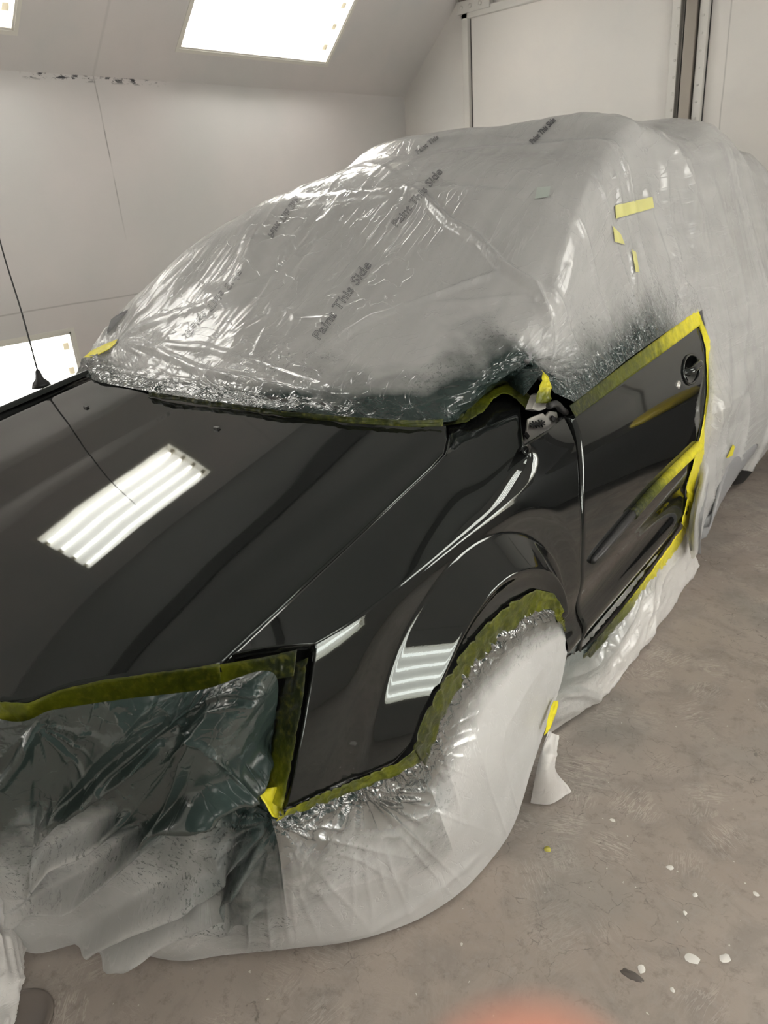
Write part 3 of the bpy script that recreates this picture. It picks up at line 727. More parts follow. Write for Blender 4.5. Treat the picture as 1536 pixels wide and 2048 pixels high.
uq = np.linspace(0, 1, NUf); uq = np.where(uq <= UB, uq*.73/UB, .73+(uq-UB)*.27/(1-UB))
secs = np.array([pchip([a for a, _ in s], np.array([b for _, b in s]), uq) for _, s in S])   # (ns, NU, 3)
# section 0: keep the cut edge as a plain polyline
for k in range(3): secs[0][:, k] = np.interp(uq, [a for a, _ in S[0][1]], [b[k] for _, b in S[0][1]])
vq = np.linspace(0, 1, NVf); jd = int(round(.5*(NVf-1))); VB = jd/(NVf-1)
vq = np.where(vq <= VB, vq*.5/VB, .5+(vq-VB)*.5/(1-VB))
vk = [a for a, _ in S]
Pf = pchip(vk, secs, vq)                       # (NV, NU, 3)
base_f = Pf.copy()
N_ = gnorm(Pf)
if N_[NVf//2, NUf//2, 2] < 0: N_ = -N_
Ug, Vg = np.meshgrid(uq, vq)
PX = projc(Pf)
edge = np.minimum(Vg/.04, 1)                                        # distance from the taped front edge
bel = np.where(Vg < .5, np.clip((.73-Ug)/.02, 0, 1), 1)
bel = np.where(Ug > .73, np.clip(np.abs(Vg-.5)/.02, 0, 1), bel)
fade = np.clip(edge, .0, 1)*np.clip(bel, 0, 1)
X_, Y_, Z_ = Pf[..., 0], Pf[..., 1], Pf[..., 2]
side = sstep(.56, .60, Ug)
ws = (1-side)*sstep(.44, .34, Vg)
D = np.zeros_like(X_)
# window side: near-vertical gathers hanging from roof
wob = .12*(vn(Y_*1.1+3, Z_*1.6)-.5)+.05*(vn(Y_*3+9, Z_*3)-.5)
D += side*((.020*ridge((Y_+wob)*4.2+2, Z_*.8+4, 7)+(.008*ridge((Y_-wob)*10+2, Z_*.9+1, 9)+.002*ridge((Y_+wob)*27, Z_*1.5, 6))*sstep(.35, .7, vn(Y_*2.3+4, Z_*2.2)))-.004*vn(Y_*4, Z_*2)) * (.45+.75*sstep(2.4, 3.1, Y_))
D += side*sstep(2.9, 3.2, Y_)*(.022*(vn(Y_*3.3+5, Z_*2.0)-.5)+.012*ridge((Y_*.9+Z_*.25)*5.2, Z_*.7+8, 3))
# roof: folds running away from the camera and between the two cross bars
roof = (1-side)*sstep(.34, .46, Vg)
D += roof*(.007*ridge(X_*6+Y_*1.5, Y_*1.2, 3)+.006*ridge(X_*2, Y_*9+X_*2, 3)+.003*vn(X_*25, Y_*6))
# windscreen: thin creases running with the roll direction
wx = X_+.10*(vn(X_*1.5, Y_*1.5)-.5)
gate = sstep(.42, .62, vn(X_*2.2+3, Y_*1.7))
D += ws*(.0045*ridge(wx*10+Y_*3, Y_*.9+3, 9)*gate+.0018*ridge(wx*31+Y_*5, Y_*1.6, 7)*gate+.004*ridge(X_*2.4+7, Y_*3.1+X_*1.7, 10)+.008*vn(X_*2.5+3, Y_*3))
D += ws*.003*ridge(X_*16, Y_*12, 6)*sstep(.55, .75, vn(X_*3+5, Y_*4))
# the larger creases, each along the line it follows
for line, amp, w in [([(800, 372), (850, 400), (900, 450), (955, 480), (1000, 530), (1070, 575), (1095, 640), (1103, 740)], .028, 8),
                     ([(640, 705), (740, 645), (830, 610), (930, 570), (1010, 540)], .015, 5), ([(770, 640), (860, 610), (950, 605), (1060, 590)], .006, 6),
                     ([(860, 640), (930, 700), (975, 760)], .006, 6), ([(900, 590), (990, 670), (1080, 735)], .006, 5), ([(940, 640), (1010, 690), (1085, 745)], .006, 4),
                     ([(235, 690), (300, 700), (400, 745), (520, 775), (640, 800)], .014, 9), ([(235, 685), (330, 640), (460, 600), (560, 545)], .010, 9),
                     ([(250, 690), (420, 700), (560, 750), (700, 800)], .008, 8), ([(380, 600), (470, 590), (500, 520), (520, 440)], .012, 16),
                     ([(430, 700), (520, 610), (570, 540), (640, 450), (700, 390)], .006, 6), ([(440, 690), (540, 640), (560, 590)], .006, 8), ([(560, 612), (600, 645), (680, 640)], .006, 5),
                     ([(530, 390), (650, 378), (780, 366), (900, 362), (1100, 380)], -.010, 9), ([(780, 330), (900, 312), (1050, 298), (1170, 290), (1250, 288)], .012, 8),
                     ([(1215, 235), (1260, 262), (1310, 280), (1360, 330), (1385, 430), (1400, 560)], .022, 11), ([(1390, 245), (1440, 262), (1490, 300), (1520, 380), (1530, 480)], .014, 12),
                     ([(1180, 350), (1150, 430), (1115, 520), (1100, 620)], .006, 12), ([(1290, 350), (1300, 430), (1330, 520), (1345, 620)], .014, 7), ([(1230, 330), (1240, 420), (1265, 520), (1270, 620)], .012, 6),
                     ([(1360, 300), (1372, 400), (1382, 500), (1390, 600)], .012, 6), ([(1410, 320), (1440, 450), (1490, 600), (1480, 760), (1440, 880)], .014, 8),
                     ([(1340, 640), (1352, 560), (1345, 470)], .008, 6), ([(1420, 900), (1450, 750), (1455, 640)], .010, 9), ([(1430, 930), (1480, 830), (1510, 700)], .010, 9)]:
    d, t = pdist(PX, line); env = np.clip(np.minimum(t, 1-t)*6, 0, 1)
    dd = d+3*(vn(PX[..., 0]*.03, PX[..., 1]*.03)-.5)
    D += amp*env*np.exp(-(dd/w)**2)
# radiating gathers at the mirror tip and the end of the scuttle tape
for cx, cy, n, rad, amp in ((1085, 742, 15, 150, .007), (975, 775, 13, 190, .007), (235, 688, 9, 190, .007), (640, 800, 6, 120, .005)):
    dx = PX[..., 0]-cx; dy = PX[..., 1]-cy; r = np.hypot(dx, dy); th = np.arctan2(dy, dx)
    D += amp*ridge(th*n/1.6+3+.6*vn(r*.02, th), r*.006, 4)*np.exp(-(r/rad)**2*2)*np.clip(r/25, 0, 1)
D = D*fade
# tight crinkles right beside the tape
db = np.where(Vg < .5, (.73-Ug), 9)*3.2; db = np.where(Ug > .73, np.abs(Vg-.5)*4, db)
cr = np.exp(-(db/.10)**2)
D += cr*fade*(.014*ridge(Y_*42, Z_*6, 3)+.006*ridge(Y_*90, Z_*18, 2)-.006)*(np.sqrt(np.clip(db/.05, 0, 1)))
ce = np.exp(-(Vg/.05)**2)*(1-side)*np.clip(Vg/.006, 0, 1)
D += ce*(.016*(ridge(X_*5+Y_*4, Y_*14, 3)-.3)+.005*ridge(X_*15, Y_*30, 4))
Pf = Pf+N_*D[..., None]
msk = np.ones((NVf-1, NUf-1), bool); msk[:jd, jb:] = False
msk[:, :int(.10*NUf)] &= True
# overspray fades with distance from the painted edges
he = np.array([b for a, b in S[0][1] if .17 <= a <= .73]); he = resample(he, 60, False)
be = np.array([s[jb] for s in secs[:6]]); be = resample(be, 60, False)
re_ = resample(np.array([onside(p) for p in rear_px]), 40)
def mind(P, L):
    out = np.full(P.shape[:-1], 1e9)
    for q in L: out = np.minimum(out, np.linalg.norm(P-q, axis=-1))
    return out
dh = mind(Pf, he); dbt = mind(Pf, be); dr = mind(Pf, re_)
xr = sstep(-2.3, -1.1, Pf[..., 0])
sp = .97*sstep(.15, .02, dh)+(.14+.46*sstep(-1.9, -1.2, Pf[..., 0]))*sstep(.55, .03, dh)*sstep(.36, .56, fbm(Pf[..., 0]*3, Pf[..., 1]*4))*(Vg < .5)
sp = np.maximum(sp, .75*sstep(.20, .0, dbt)*sstep(3.05, 2.5, Pf[..., 1])+.25*sstep(.30, .05, dbt)*sstep(3.0, 2.6, Pf[..., 1]))
sp = np.maximum(sp, .60*np.exp(-((PX[..., 0]-1300)/28)**2-((PX[..., 1]-625)/45)**2))
sp = np.maximum(sp, .55*np.exp(-((PX[..., 0]-985)/40)**2-((PX[..., 1]-705)/30)**2))
sp = np.maximum(sp, .40*sstep(.05, .0, dr))
uvm = np.stack([Ug*6.0, Vg*4.4], -1)
keep_faces = grid_faces(NVf, NUf, msk)
def compact(V, Fc, *arrs):
    used = np.zeros(len(V), bool); used[np.array(Fc).ravel()] = True
    idx = np.cumsum(used)-1; return V[used], [tuple(idx[list(f)]) for f in Fc], [a[used] for a in arrs]
V0 = W(Pf.reshape(-1, 3)); V1, F1, (uv1, sp1, ck1) = compact(V0, keep_faces, uvm.reshape(-1, 2), sp.ravel(), np.clip(np.exp(-(db/.13)**2)*(Ug < .74)+.22*np.exp(-(Vg/.045)**2)*(1-side)+.35*sstep(.10, 0, dr), 0, 1).ravel())
cover = mk('masking_film', V1, F1, M['film'], uv=uv1, attrs={'spray': sp1, 'crinkle': ck1})
tag(cover, 'milky plastic film draped over windscreen, roof and rear of the car, printed with text', 'plastic sheet')
fbvh = BVHTree.FromPolygons([tuple(v) for v in V1.tolist()], [tuple(int(i) for i in f) for f in F1])
def onfilm(p, off=.004):
    d = Vector(wray(p)).normalized(); h = fbvh.ray_cast(Vector(C), d)
    if h[0] is None: return None
    n = h[1]; n = n if n.dot(d) < 0 else -n
    return np.array(h[0]+n*off-d*.002)

# cabin body beneath the film (roof, pillars, glass), a little inside it
In = base_f-N_*.028
st = 4
Ii = In[::st, ::st]; Uc = Ug[::st, ::st][:-1, :-1]; Vc = Vg[::st, ::st][:-1, :-1]
body = (Vc > .06) & (Uc > .02)
body &= ~((Uc > .725) & (Vc < .505))
wsm = (Uc > .215) & (Uc < .565) & (Vc > .10) & (Vc < .285)
swm = (Uc > .605) & (Uc < .712) & (Vc > .20) & (Vc < .50) | (Uc > .605) & (Uc < .712) & (Vc > .525) & (Vc < .70) | (Uc > .61) & (Uc < .712) & (Vc > .73) & (Vc < .86)
def cab(name, mask, mat, off=0):
    P = Ii.copy(); nv, nu = P.shape[:2]; Fc = grid_faces(nv, nu, mask)
    V, Fq, _ = compact(W((P+N_[::st, ::st]*off).reshape(-1, 3)), Fc); return solid(mk(name, V, Fq, mat, car), .01, 0)
cab('cabin_shell', body & ~wsm & ~swm, M['cabin'])
cab('windscreen', wsm, M['glass_dark'])
for k, (a, b) in enumerate(((.20, .50), (.525, .70), (.73, .86))):
    cab('side_window', (Uc > .605) & (Uc < .712) & (Vc > a) & (Vc < b), M['glass_dark'])
for y, x0, x1, z in ((3.03, -1.24, -2.20, 1.885), (3.88, -1.16, -2.2, 1.875)):
    MB().tube(resample(np.array([A(x0, y-.01, z-.03), A(x0-.08, y, z), A(XC, y+.02, z+.012), A(x1+.08, y, z), A(x1, y, z-.03)]), 24), .013, 10).build('roof_bar', M['cabin'], car, True, car=True)

# printed words on the film, outlined letters
def words(txt, pa, pb, hgt, flip=False, lay=0, w=.9):
    """outlined lettering laid on the film between two picture points"""
    cu = bpy.data.curves.new('t', 'FONT'); cu.body = txt; cu.size = 1; cu.fill_mode = 'NONE'; cu.resolution_u = 3
    o = bpy.data.objects.new('t', cu); COL.objects.link(o); bpy.context.view_layer.update()
    me = o.to_mesh(); vs = np.array([v.co[:2] for v in me.vertices]); es = [tuple(e.vertices) for e in me.edges]
    o.to_mesh_clear(); bpy.data.objects.remove(o)
    x0, x1 = vs[:, 0].min(), vs[:, 0].max()
    pa = A(*pa); pb = A(*pb); L = np.linalg.norm(pb-pa); e = (pb-pa)/L; nrm = A(e[1], -e[0])*(-1 if flip else 1)
    sh = A(.0, .0)
    pos = pa+np.outer((vs[:, 0]-x0)/(x1-x0), pb-pa)+np.outer(vs[:, 1]*hgt, nrm)
    V = []; Fc = []
    for a, b in es:
        p, q = pos[a], pos[b]; d = q-p; l = np.linalg.norm(d)
        if l < 1e-4: continue
        d = d/l; nn = A(-d[1], d[0])*w/2; p = p-d*w*.3; q = q+d*w*.3
        c = [onfilm(t, .0035) for t in (p+nn, q+nn, q-nn, p-nn)]
        if any(t is None for t in c): continue
        k = len(V); V += c; Fc.append((k, k+1, k+2, k+3))
    if V: solid(mk('printed_text', V, Fc, M['ink'], cover, False), .0006, 0)
words('Paint This Side', (640, 682), (744, 532), 27)
words('Paint This Side', (795, 456), (886, 346), 22)
words('Paint This Side', (1066, 290), (1112, 243), 15)
words('Paint This Side', (536, 470), (592, 392), 18, flip=True, w=.6)
words('Paint This Side', (372, 664), (478, 540), 20, flip=True, w=.6)
words('Paint This', (836, 310), (878, 278), 13, w=.6)

# ------------------------------------------------------------------ skirts
def net_sheet(name, net, nu, nv, mat, disp=None, crink=0., uvs=(1, 1), spray=None, ubias=None, label=None, cat='plastic sheet', bot=None):
    G = np.array(net)                                  # rows x cols x 3
    cu = arc(G.mean(0)) if ubias is None else np.array(ubias)
    rv = arc(G.mean(1))
    P = pchip(cu, np.moveaxis(G, 1, 0), np.linspace(0, 1, nu)); P = np.moveaxis(P, 0, 1)
    P = pchip(rv, P, np.linspace(0, 1, nv))
    u, v = np.meshgrid(np.linspace(0, 1, nu), np.linspace(0, 1, nv))
    N = gnorm(P)
    if np.mean((C-P)*N) < 0: N = -N
    px = projc(P)
    if disp is not None: P = P+N*disp(P, u, v, px)[..., None]
    P[..., 2] = np.maximum(P[..., 2], .006)
    sp = spray(P, u, v, px) if spray is not None else np.zeros(u.shape)
    uv = np.stack([u*uvs[0], v*uvs[1]], -1)
    o = mk(name, W(P.reshape(-1, 3)), grid_faces(nv, nu), mat, uv=uv.reshape(-1, 2), attrs={'spray': sp.ravel(), 'crinkle': (crink*np.exp(-(v/.11)**2)).ravel()})
    if label: tag(o, label, cat)
    return o, P
def lines_disp(px, L):
    D = np.zeros(px.shape[:-1])
    for line, amp, w in L:
        d, t = pdist(px, line); env = np.clip(np.minimum(t, 1-t)*5, 0, 1); dd = d+4*(vn(px[..., 0]*.02, px[..., 1]*.02)-.5)
        D += amp*env*np.exp(-(dd/w)**2)
    return D
def rad(px, cx, cy, n, R_, amp, ph=0):
    dx = px[..., 0]-cx; dy = px[..., 1]-cy; r = np.hypot(dx, dy); th = np.arctan2(dy, dx)
    return amp*ridge(th*n/1.6+ph+.5*vn(r*.012, th*2), r*.004, 3)*np.exp(-(r/R_)**2)*np.clip(r/20, 0, 1)
# front skirt: hangs from the bonnet edge tape over the bumper to the floor
yt = lambda x: float(front_y(x))-.012
def fpick(p, y): return pick(p, 'y', y)
top = [A(-1.50, .22, .93)]+[fpick(p, y) for p, y in (((0, 1438), .375), ((105, 1420), .415), ((235, 1400), .47), ((400, 1380), .565), ((550, 1350), .62))]+[px_x((548, 1450), -.842), px_x((532, 1560), -.842), px_x((556, 1638), -.82)]
r4 = [A(-1.75, .12, .30), px_x((-10, 1780), -1.50), pick((45, 1898), 'z', .05), pick((175, 1885), 'z', .03), pick((345, 1918), 'z', .012), pick((440, 1910), 'z', .012), pick((505, 1904), 'z', .015), pick((545, 1900), 'z', .018), pick((594, 1896), 'z', .02)]
def skirt_row(t, pxs, bulge):
    out = [top[0]*(1-t)+r4[0]*t+A(.03, -.05, 0)]
    for k, p in enumerate(pxs): out.append(px_x(p, top[k+1][0]*(1-t)+r4[k+1][0]*t+bulge))
    return out
r1 = skirt_row(.22, [(-12, 1530), (95, 1520), (210, 1500), (350, 1480), (455, 1470), (495, 1540), (508, 1620), (565, 1700)], .05)
r2 = skirt_row(.48, [(-25, 1640), (75, 1630), (180, 1610), (310, 1600), (400, 1600), (460, 1650), (503, 1700), (572, 1770)], .08)
r3 = skirt_row(.75, [(-25, 1725), (60, 1770), (170, 1765), (300, 1770), (395, 1770), (465, 1785), (512, 1815), (584, 1840)], .06)
FL = [([(600, 1420), (500, 1540), (330, 1640), (170, 1760), (0, 1850)], .030, 16), ([(560, 1640), (470, 1700), (300, 1790), (200, 1850), (110, 1892)], .045, 15), ([(560, 1660), (480, 1730), (380, 1800), (280, 1850), (170, 1890)], .040, 13),
      ([(548, 1650), (500, 1690), (400, 1740), (340, 1800)], -.02, 10), ([(325, 1480), (250, 1540), (150, 1600), (20, 1680)], .025, 12), ([(270, 1620), (200, 1660), (120, 1690), (0, 1790)], .030, 14), ([(560, 1790), (420, 1820), (260, 1850), (130, 1885)], .020, 10),
      ([(450, 1410), (380, 1520), (330, 1640), (310, 1700)], .012, 9), ([(400, 1400), (300, 1470), (160, 1590), (0, 1650)], .014, 9), ([(556, 1640), (562, 1740), (572, 1830), (582, 1890)], .012, 7),
      ([(80, 1440), (40, 1520), (0, 1580)], .018, 10), ([(0, 1850), (60, 1800), (200, 1740), (340, 1650)], .020, 10)]
FL = [(l, a*1.5, w*.8) for l, a, w in FL]
def fd(P, u, v, px):
    X, Y, Z = P[..., 0], P[..., 1], P[..., 2]
    q = (X*.75+Z*1.0)   # folds run diagonally down to the left
    D = .022*ridge((X-.8*Z)*4.5+.4*vn(X*3, Z*3), q*1.1, 3)+.005*ridge((X-.8*Z)*11, q*1.5, 5)+.012*(vn(X*4, Z*4)-.5)
    D += rad(px, 552, 1640, 10, 300, .020)+rad(px, 545, 1380, 9, 300, .012, 5)+rad(px, 70, 1450, 8, 200, .010, 2)
    D += lines_disp(px, FL)
    e = np.clip(v/.05, 0, 1)*np.clip((1-u)/.10, 0, 1)*np.clip(np.hypot(px[..., 0]-548, (px[..., 1]-1480)*.25)/60, .2, 1)
    D = D*e+.006*ridge(u*45, v*9, 3)*np.exp(-(v/.08)**2)*np.clip(v/.01, 0, 1)
    return D*np.clip((1-v)/.12, .12, 1)
def fs(P, u, v, px):
    n = fbm(px[..., 0]*.006, px[..., 1]*.006)
    s = .98*sstep(1800, 1570, px[..., 1]-.06*px[..., 0]+(n-.5)*260)
    s = np.maximum(s, .95*sstep(260, 60, np.hypot(px[..., 0]-520, (px[..., 1]-1600)*.8)+(n-.5)*120))
    s = np.maximum(s, .5*np.exp(-((px[..., 0]-600)/60)**2-((px[..., 1]-1730)/90)**2))
    return s
for row, t in ((top, 0), (r1, .22), (r2, .48), (r3, .75), (r4, 1)):   # carry the skirt on round the far half of the nose
    ext = []
    for x in (-2.52, -2.40, -2.15, -1.85):
        y0 = float(front_y(max(x, -2.44)))-.03; z0 = hz(x, y0+.03)-.05
        b_ = .07*math.sin(math.pi*t); ext.append(A(x-.05*t-.3*b_*(x < -2.3), y0-b_-.06*t, z0*(1-t)+.03*t))
    ext[0] = ext[0]+A(0, .25, 0)
    row[:1] = ext
front_sheet, PF = net_sheet('masking_film', [top, r1, r2, r3, r4], 380, 260, M['film_low'], fd, .12, (2.2, 1.3), fs, label='milky plastic skirt covering the grille and bumper, sprayed dark near the bonnet', ubias=[0, .07, .14, .22, .32, .39, .49, .61, .74, .83, .91, 1])
# wheel sheet
wt = [(548, 1638), (620, 1606), (700, 1576), (780, 1552), (838, 1524), (856, 1470), (886, 1404), (936, 1334), (988, 1280), (1040, 1238), (1078, 1220), (1110, 1222), (1126, 1258)]
wb = [(584, 1896), (690, 1884), (790, 1858), (870, 1820), (935, 1772), (985, 1716), (1022, 1660), (1044, 1605), (1062, 1545), (1082, 1484), (1103, 1422), (1122, 1366), (1134, 1306)]
wtp = [smx(p)+A(-.012, 0, 0) for p in wt]
wbp = []
for k, p in enumerate(wb): wbp.append(pick(p, 'z', .012) if k < 6 else px_x(p, [-.725, -.725, -.73, -.735, -.74, -.745, -.75][k-6]))
def midrow(t, xs):
    out = []
    for k in range(13):
        p = A(*wt[k])*(1-t)+A(*wb[k])*t; out.append(px_x(p, xs[k]))
    return out
m1 = midrow(.18, [-.80, -.78, -.77, -.755, -.74, -.725, -.72, -.715, -.715, -.72, -.725, -.73, -.745])
m2 = midrow(.5, [-.82, -.79, -.76, -.735, -.71, -.695, -.685, -.685, -.69, -.70, -.715, -.73, -.748])
m3 = midrow(.8, [-.90, -.86, -.82, -.77, -.74, -.715, -.70, -.70, -.705, -.715, -.725, -.735, -.75])
def wd(P, u, v, px):
    X, Y, Z = P[..., 0], P[..., 1], P[..., 2]
    D = .004*ridge(u*10+.5*v, v*1.3, 5)+.008*(vn(Y*5, Z*5)-.5)
    D += rad(px, 716, 1568, 11, 190, .012)+rad(px, 552, 1645, 8, 200, .009, 4)+rad(px, 845, 1505, 7, 90, .004, 2)
    D += lines_disp(px, [([(720, 1566), (780, 1590), (850, 1600)], .012, 5), ([(720, 1566), (780, 1578), (860, 1575)], .010, 4), ([(720, 1568), (760, 1600), (810, 1615)], .010, 5),
                         ([(556, 1645), (566, 1740), (575, 1830), (582, 1890)], -.010, 8), ([(1085, 1300), (1100, 1350), (1095, 1420)], .006, 10), ([(700, 1885), (850, 1800), (980, 1690)], .006, 8)])
    tight = np.exp(-(v/.10)**2)*np.clip(v/.012, 0, 1)
    D = D*np.clip(v/.06, 0, 1)+tight*(.018*(ridge(u*44, v*8, 2)-.35)+.009*ridge(u*100, v*22, 2))
    return D*np.clip((1-v)/.05, .25, 1)
def wsx(P, u, v, px):
    n = fbm(px[..., 0]*.008+4, px[..., 1]*.008)
    s = .9*sstep(.30, .03, v+(n-.5)*.25)*sstep(.25, .40, u)*1.0
    s = np.where(u > .36, .97*sstep(.27, .09, v+(n-.5)*.10), .95*sstep(.62, .05, v+(n-.5)*.40))
    s = np.maximum(s, .95*np.exp(-((px[..., 0]-790)/80)**2-((px[..., 1]-1585)/45)**2))
    s = np.maximum(s, .5*np.exp(-((px[..., 0]-600)/60)**2-((px[..., 1]-1730)/90)**2))
    return s
ub = [0, .09, .18, .27, .36, .44, .53, .62, .70, .78, .86, .93, 1]
wheel_sheet, _ = net_sheet('masking_film', [wtp, m1, m2, m3, wbp], 320, 240, M['film_wheel'], wd, 1., (2.6, .9), wsx, label='milky plastic sheet bulging over the front wheel, hung from the wheel arch', ubias=ub)
# sill sheet
rt = [(1136, 1316), (1205, 1268), (1262, 1196), (1322, 1120), (1372, 1052)]
rb = [(1098, 1468), (1180, 1408), (1236, 1346), (1318, 1236), (1384, 1140)]
rts = [smx(p)+A(-.004, 0, 0) for p in rt]; rbs = [pick(p, 'z', .012) for p in rb]
rm = [rts[k]*.5+rbs[k]*.5+A(.02, 0, 0) for k in range(5)]; rm2 = [rts[k]*.15+rbs[k]*.85+A(.03, 0, 0) for k in range(5)]; rm[0] = px_x((1106, 1392), -.765); rm2[0] = px_x((1096, 1448), -.77)
def rd(P, u, v, px):
    D = .010*ridge(u*9+v*1.5, v*2, 3)+.010*(vn(u*12, v*7)-.5)+.003*ridge(u*40, v*9, 3)
    D += .010*ridge(u*50, v*14, 2)*np.exp(-(v/.10)**2)*sstep(.6, .1, u)+lines_disp(px, [([(1115, 1390), (1160, 1385), (1200, 1400)], .02, 8), ([(1300, 1150), (1290, 1230), (1250, 1320)], .015, 10), ([(1210, 1280), (1230, 1300), (1240, 1340)], .01, 7)])
    return D*np.clip(v/.08, 0, 1)*np.clip((1-v)/.05, .3, 1)*np.clip(u/.1, .1, 1)
def rs(P, u, v, px):
    n = fbm(u*5, v*4); return .80*sstep(1.0, .15, u+.9*v+(n-.5)*.5)+.75*sstep(.16, .0, v+u*.25)
sill_sheet, _ = net_sheet('masking_sheet', [rts, rm, rm2, rbs], 180, 110, M['paper'], rd, .5, (2, 1), rs, label='thin whitish masking sheet hanging from the door sill to the floor', cat='masking sheet')
# small flap between wheel sheet and sill sheet
ft = [px_x((1094, 1462), -.735), px_x((1104, 1466), -.725), px_x((1115, 1470), -.735)]
f2 = [px_x((1074, 1540), -.725), px_x((1090, 1535), -.70), px_x((1108, 1530), -.72)]
fb = [pick((1062, 1602), 'z', .012), pick((1085, 1608), 'z', .012), pick((1140, 1582), 'z', .012)]
flap, _ = net_sheet('masking_flap', [ft, f2, fb], 50, 60, M['paper'], lambda P, u, v, px: .010*ridge(u*4+v, v*2, 2), 0., (.2, .4), lambda P, u, v, px: 0*u, label='small loose white flap of sheeting touching the floor behind the front wheel', cat='masking sheet')
# sheet at the lower left
g = [[pick((-160, 1760), 'z', .30), pick((-60, 1760), 'z', .28), pick((10, 1800), 'z', .20), pick((48, 1880), 'z', .08)],
     [pick((-160, 1900), 'z', .16), pick((-50, 1900), 'z', .16), pick((8, 1905), 'z', .12), pick((48, 1905), 'z', .05)],
     [pick((-160, 2000), 'z', .06), pick((-60, 2000), 'z', .08), pick((-5, 1985), 'z', .08), pick((27, 1962), 'z', .03)],
     [pick((-160, 2140), 'z', .02), pick((-80, 2140), 'z', .05), pick((-20, 2120), 'z', .06), pick((8, 2110), 'z', .02)]]
left_sheet, _ = net_sheet('masking_film', g, 90, 110, M['paper'], lambda P, u, v, px: (.03*ridge(u*5-v*2.2, v*1.2, 3)+.012*ridge(u*13-v*3, v*2, 3))*np.clip((1-u)*8, .2, 1), 0., (1, 1), lambda P, u, v, px: 0*u, label='pale plastic sheet lying on the floor at the lower left corner')
# ------------------------------------------------------------------ tape
def filmc(p, off=.008):
    for dx in range(0, 60, 3):
        q = onfilm((p[0]+dx, p[1]+dx*.3), off)
        if q is not None:
            d = wray(p); d /= np.linalg.norm(d); return (C+d*np.linalg.norm(q-C))@RC.T
    return pick(p, 'x', -2.5)
def ribbon(name, Apts, Bpts, n, label, spray=None, amp=.0025, cat='tape', w=8, lift=.003, fr=40, seed=0):
    """tape strip between two border lines (car frame)"""
    a = resample(np.array(Apts), n, False); b = resample(np.array(Bpts), n, False)
    t = np.linspace(0, 1, w)[:, None, None]; P = a[None]*(1-t)+b[None]*t
    N = gnorm(P); 
    if np.mean((C-P)*N) < 0: N = -N
    u, v = np.meshgrid(np.linspace(0, 1, n), np.linspace(0, 1, w)); L = np.linalg.norm(np.diff(a, axis=0), axis=1).sum()
    D = lift+amp*(ridge(u*L*fr+seed, v*1.5+seed, 3)+.5*vn(u*L*fr*2.5, v*5+seed))
    P = P+N*D[..., None]
    sp = np.zeros(u.shape) if spray is None else np.broadcast_to(np.interp(np.linspace(0, 1, n), np.linspace(0, 1, len(spray)), spray)[None], u.shape)
    o = mk(name, W(P.reshape(-1, 3)), grid_faces(w, n), M['tape'], attrs={'spray': sp.ravel()})
    return tag(solid(o, .0006, 0), label, cat)
oh = lambda p, o=.002: pickz(p, hz, 1.0)+A(0, 0, o)
Ah = [oh(p) for p in [(-30, 1398), (0, 1402), (55, 1405), (118, 1380), (210, 1359), (330, 1342), (425, 1328), (440, 1326)]]
Bp = [(-30, 1440), (0, 1443), (58, 1450), (120, 1416), (215, 1408), (330, 1394), (420, 1385), (446, 1380)]
Bh = [pick(p, 'y', Ah[k][1]-.006) for k, p in enumerate(Bp)]
fx = [-2.44, -2.3, -2.1, -1.9, -1.7, -1.5]; Af = [A(x, float(front_y(x)), hz(x, float(front_y(x)))+.002) for x in fx]
Ah = Af+Ah[1:]; Bh = [q+A(0, -.006, -.034) for q in Af]+Bh[1:]
ribbon('masking_tape', Ah, Bh, 260, 'long olive tape along the front edge of the bonnet', [.35, .45, .55, .5, .6, .55, .65, .75], .003, seed=1)
A2 = [smx(p)+A(0, -.004, 0) for p in [(440, 1327), (500, 1317), (560, 1305), (600, 1297)]]
A2 = [pick(p, 'y', y) for p, y in (((438, 1327), .632), ((500, 1317), .665), ((560, 1305), .70), ((596, 1298), .715))]
B2 = [pick(p, 'y', y) for p, y in (((442, 1382), .628), ((500, 1368), .655), ((556, 1356), .688), ((590, 1350), .70))]
ribbon('masking_tape', A2, B2, 60, 'short dark-sprayed tape below the bonnet gap beside the front fender corner', [.5, .7, 1, 1], .003, seed=2)
A3 = [smx(p)+A(-.002, -.006, 0) for p in [(626, 1312), (615, 1400), (598, 1500), (582, 1578), (575, 1612)]]
B3 = [px_x(p, -.842) for p in [(578, 1335), (562, 1400), (550, 1480), (535, 1560), (512, 1586)]]
ribbon('masking_tape', A3, B3, 90, 'upright tape on the front edge of the fender, dark above and yellow below', [1, .98, .9, .7, .45], .004, seed=3)
ribbon('masking_tape', [px_x(p, -.815) for p in [(512, 1584), (545, 1572), (578, 1606)]], [px_x(p, -.80) for p in [(536, 1633), (552, 1637), (584, 1616)]], 30, 'yellow folded tape end at the lower front corner of the fender', [.2, .42, .5], .006, seed=4)
A4 = [smx(p)+A(.002, 0, 0) for p in [(576, 1612), (640, 1582), (720, 1551), (790, 1521), (826, 1494)]]
B4 = [smx(p)+A(-.004, 0, 0) for p in [(552, 1637), (655, 1601), (735, 1570), (800, 1546), (842, 1520)]]
ribbon('masking_tape', A4, B4, 110, 'tape along the lower edge of the fender below the lamp opening', [.4, .7, .75, .6, .8], .004, seed=5)
ax = [(822, 1496), (826, 1478), (842, 1430), (869, 1377), (919, 1304), (969, 1245), (1019, 1201), (1067, 1176), (1104, 1185), (1122, 1213), (1128, 1256)]
bx_ = [(846, 1530), (854, 1500), (868, 1448), (893, 1402), (940, 1334), (990, 1280), (1036, 1240), (1074, 1218), (1097, 1216), (1108, 1232), (1116, 1262)]
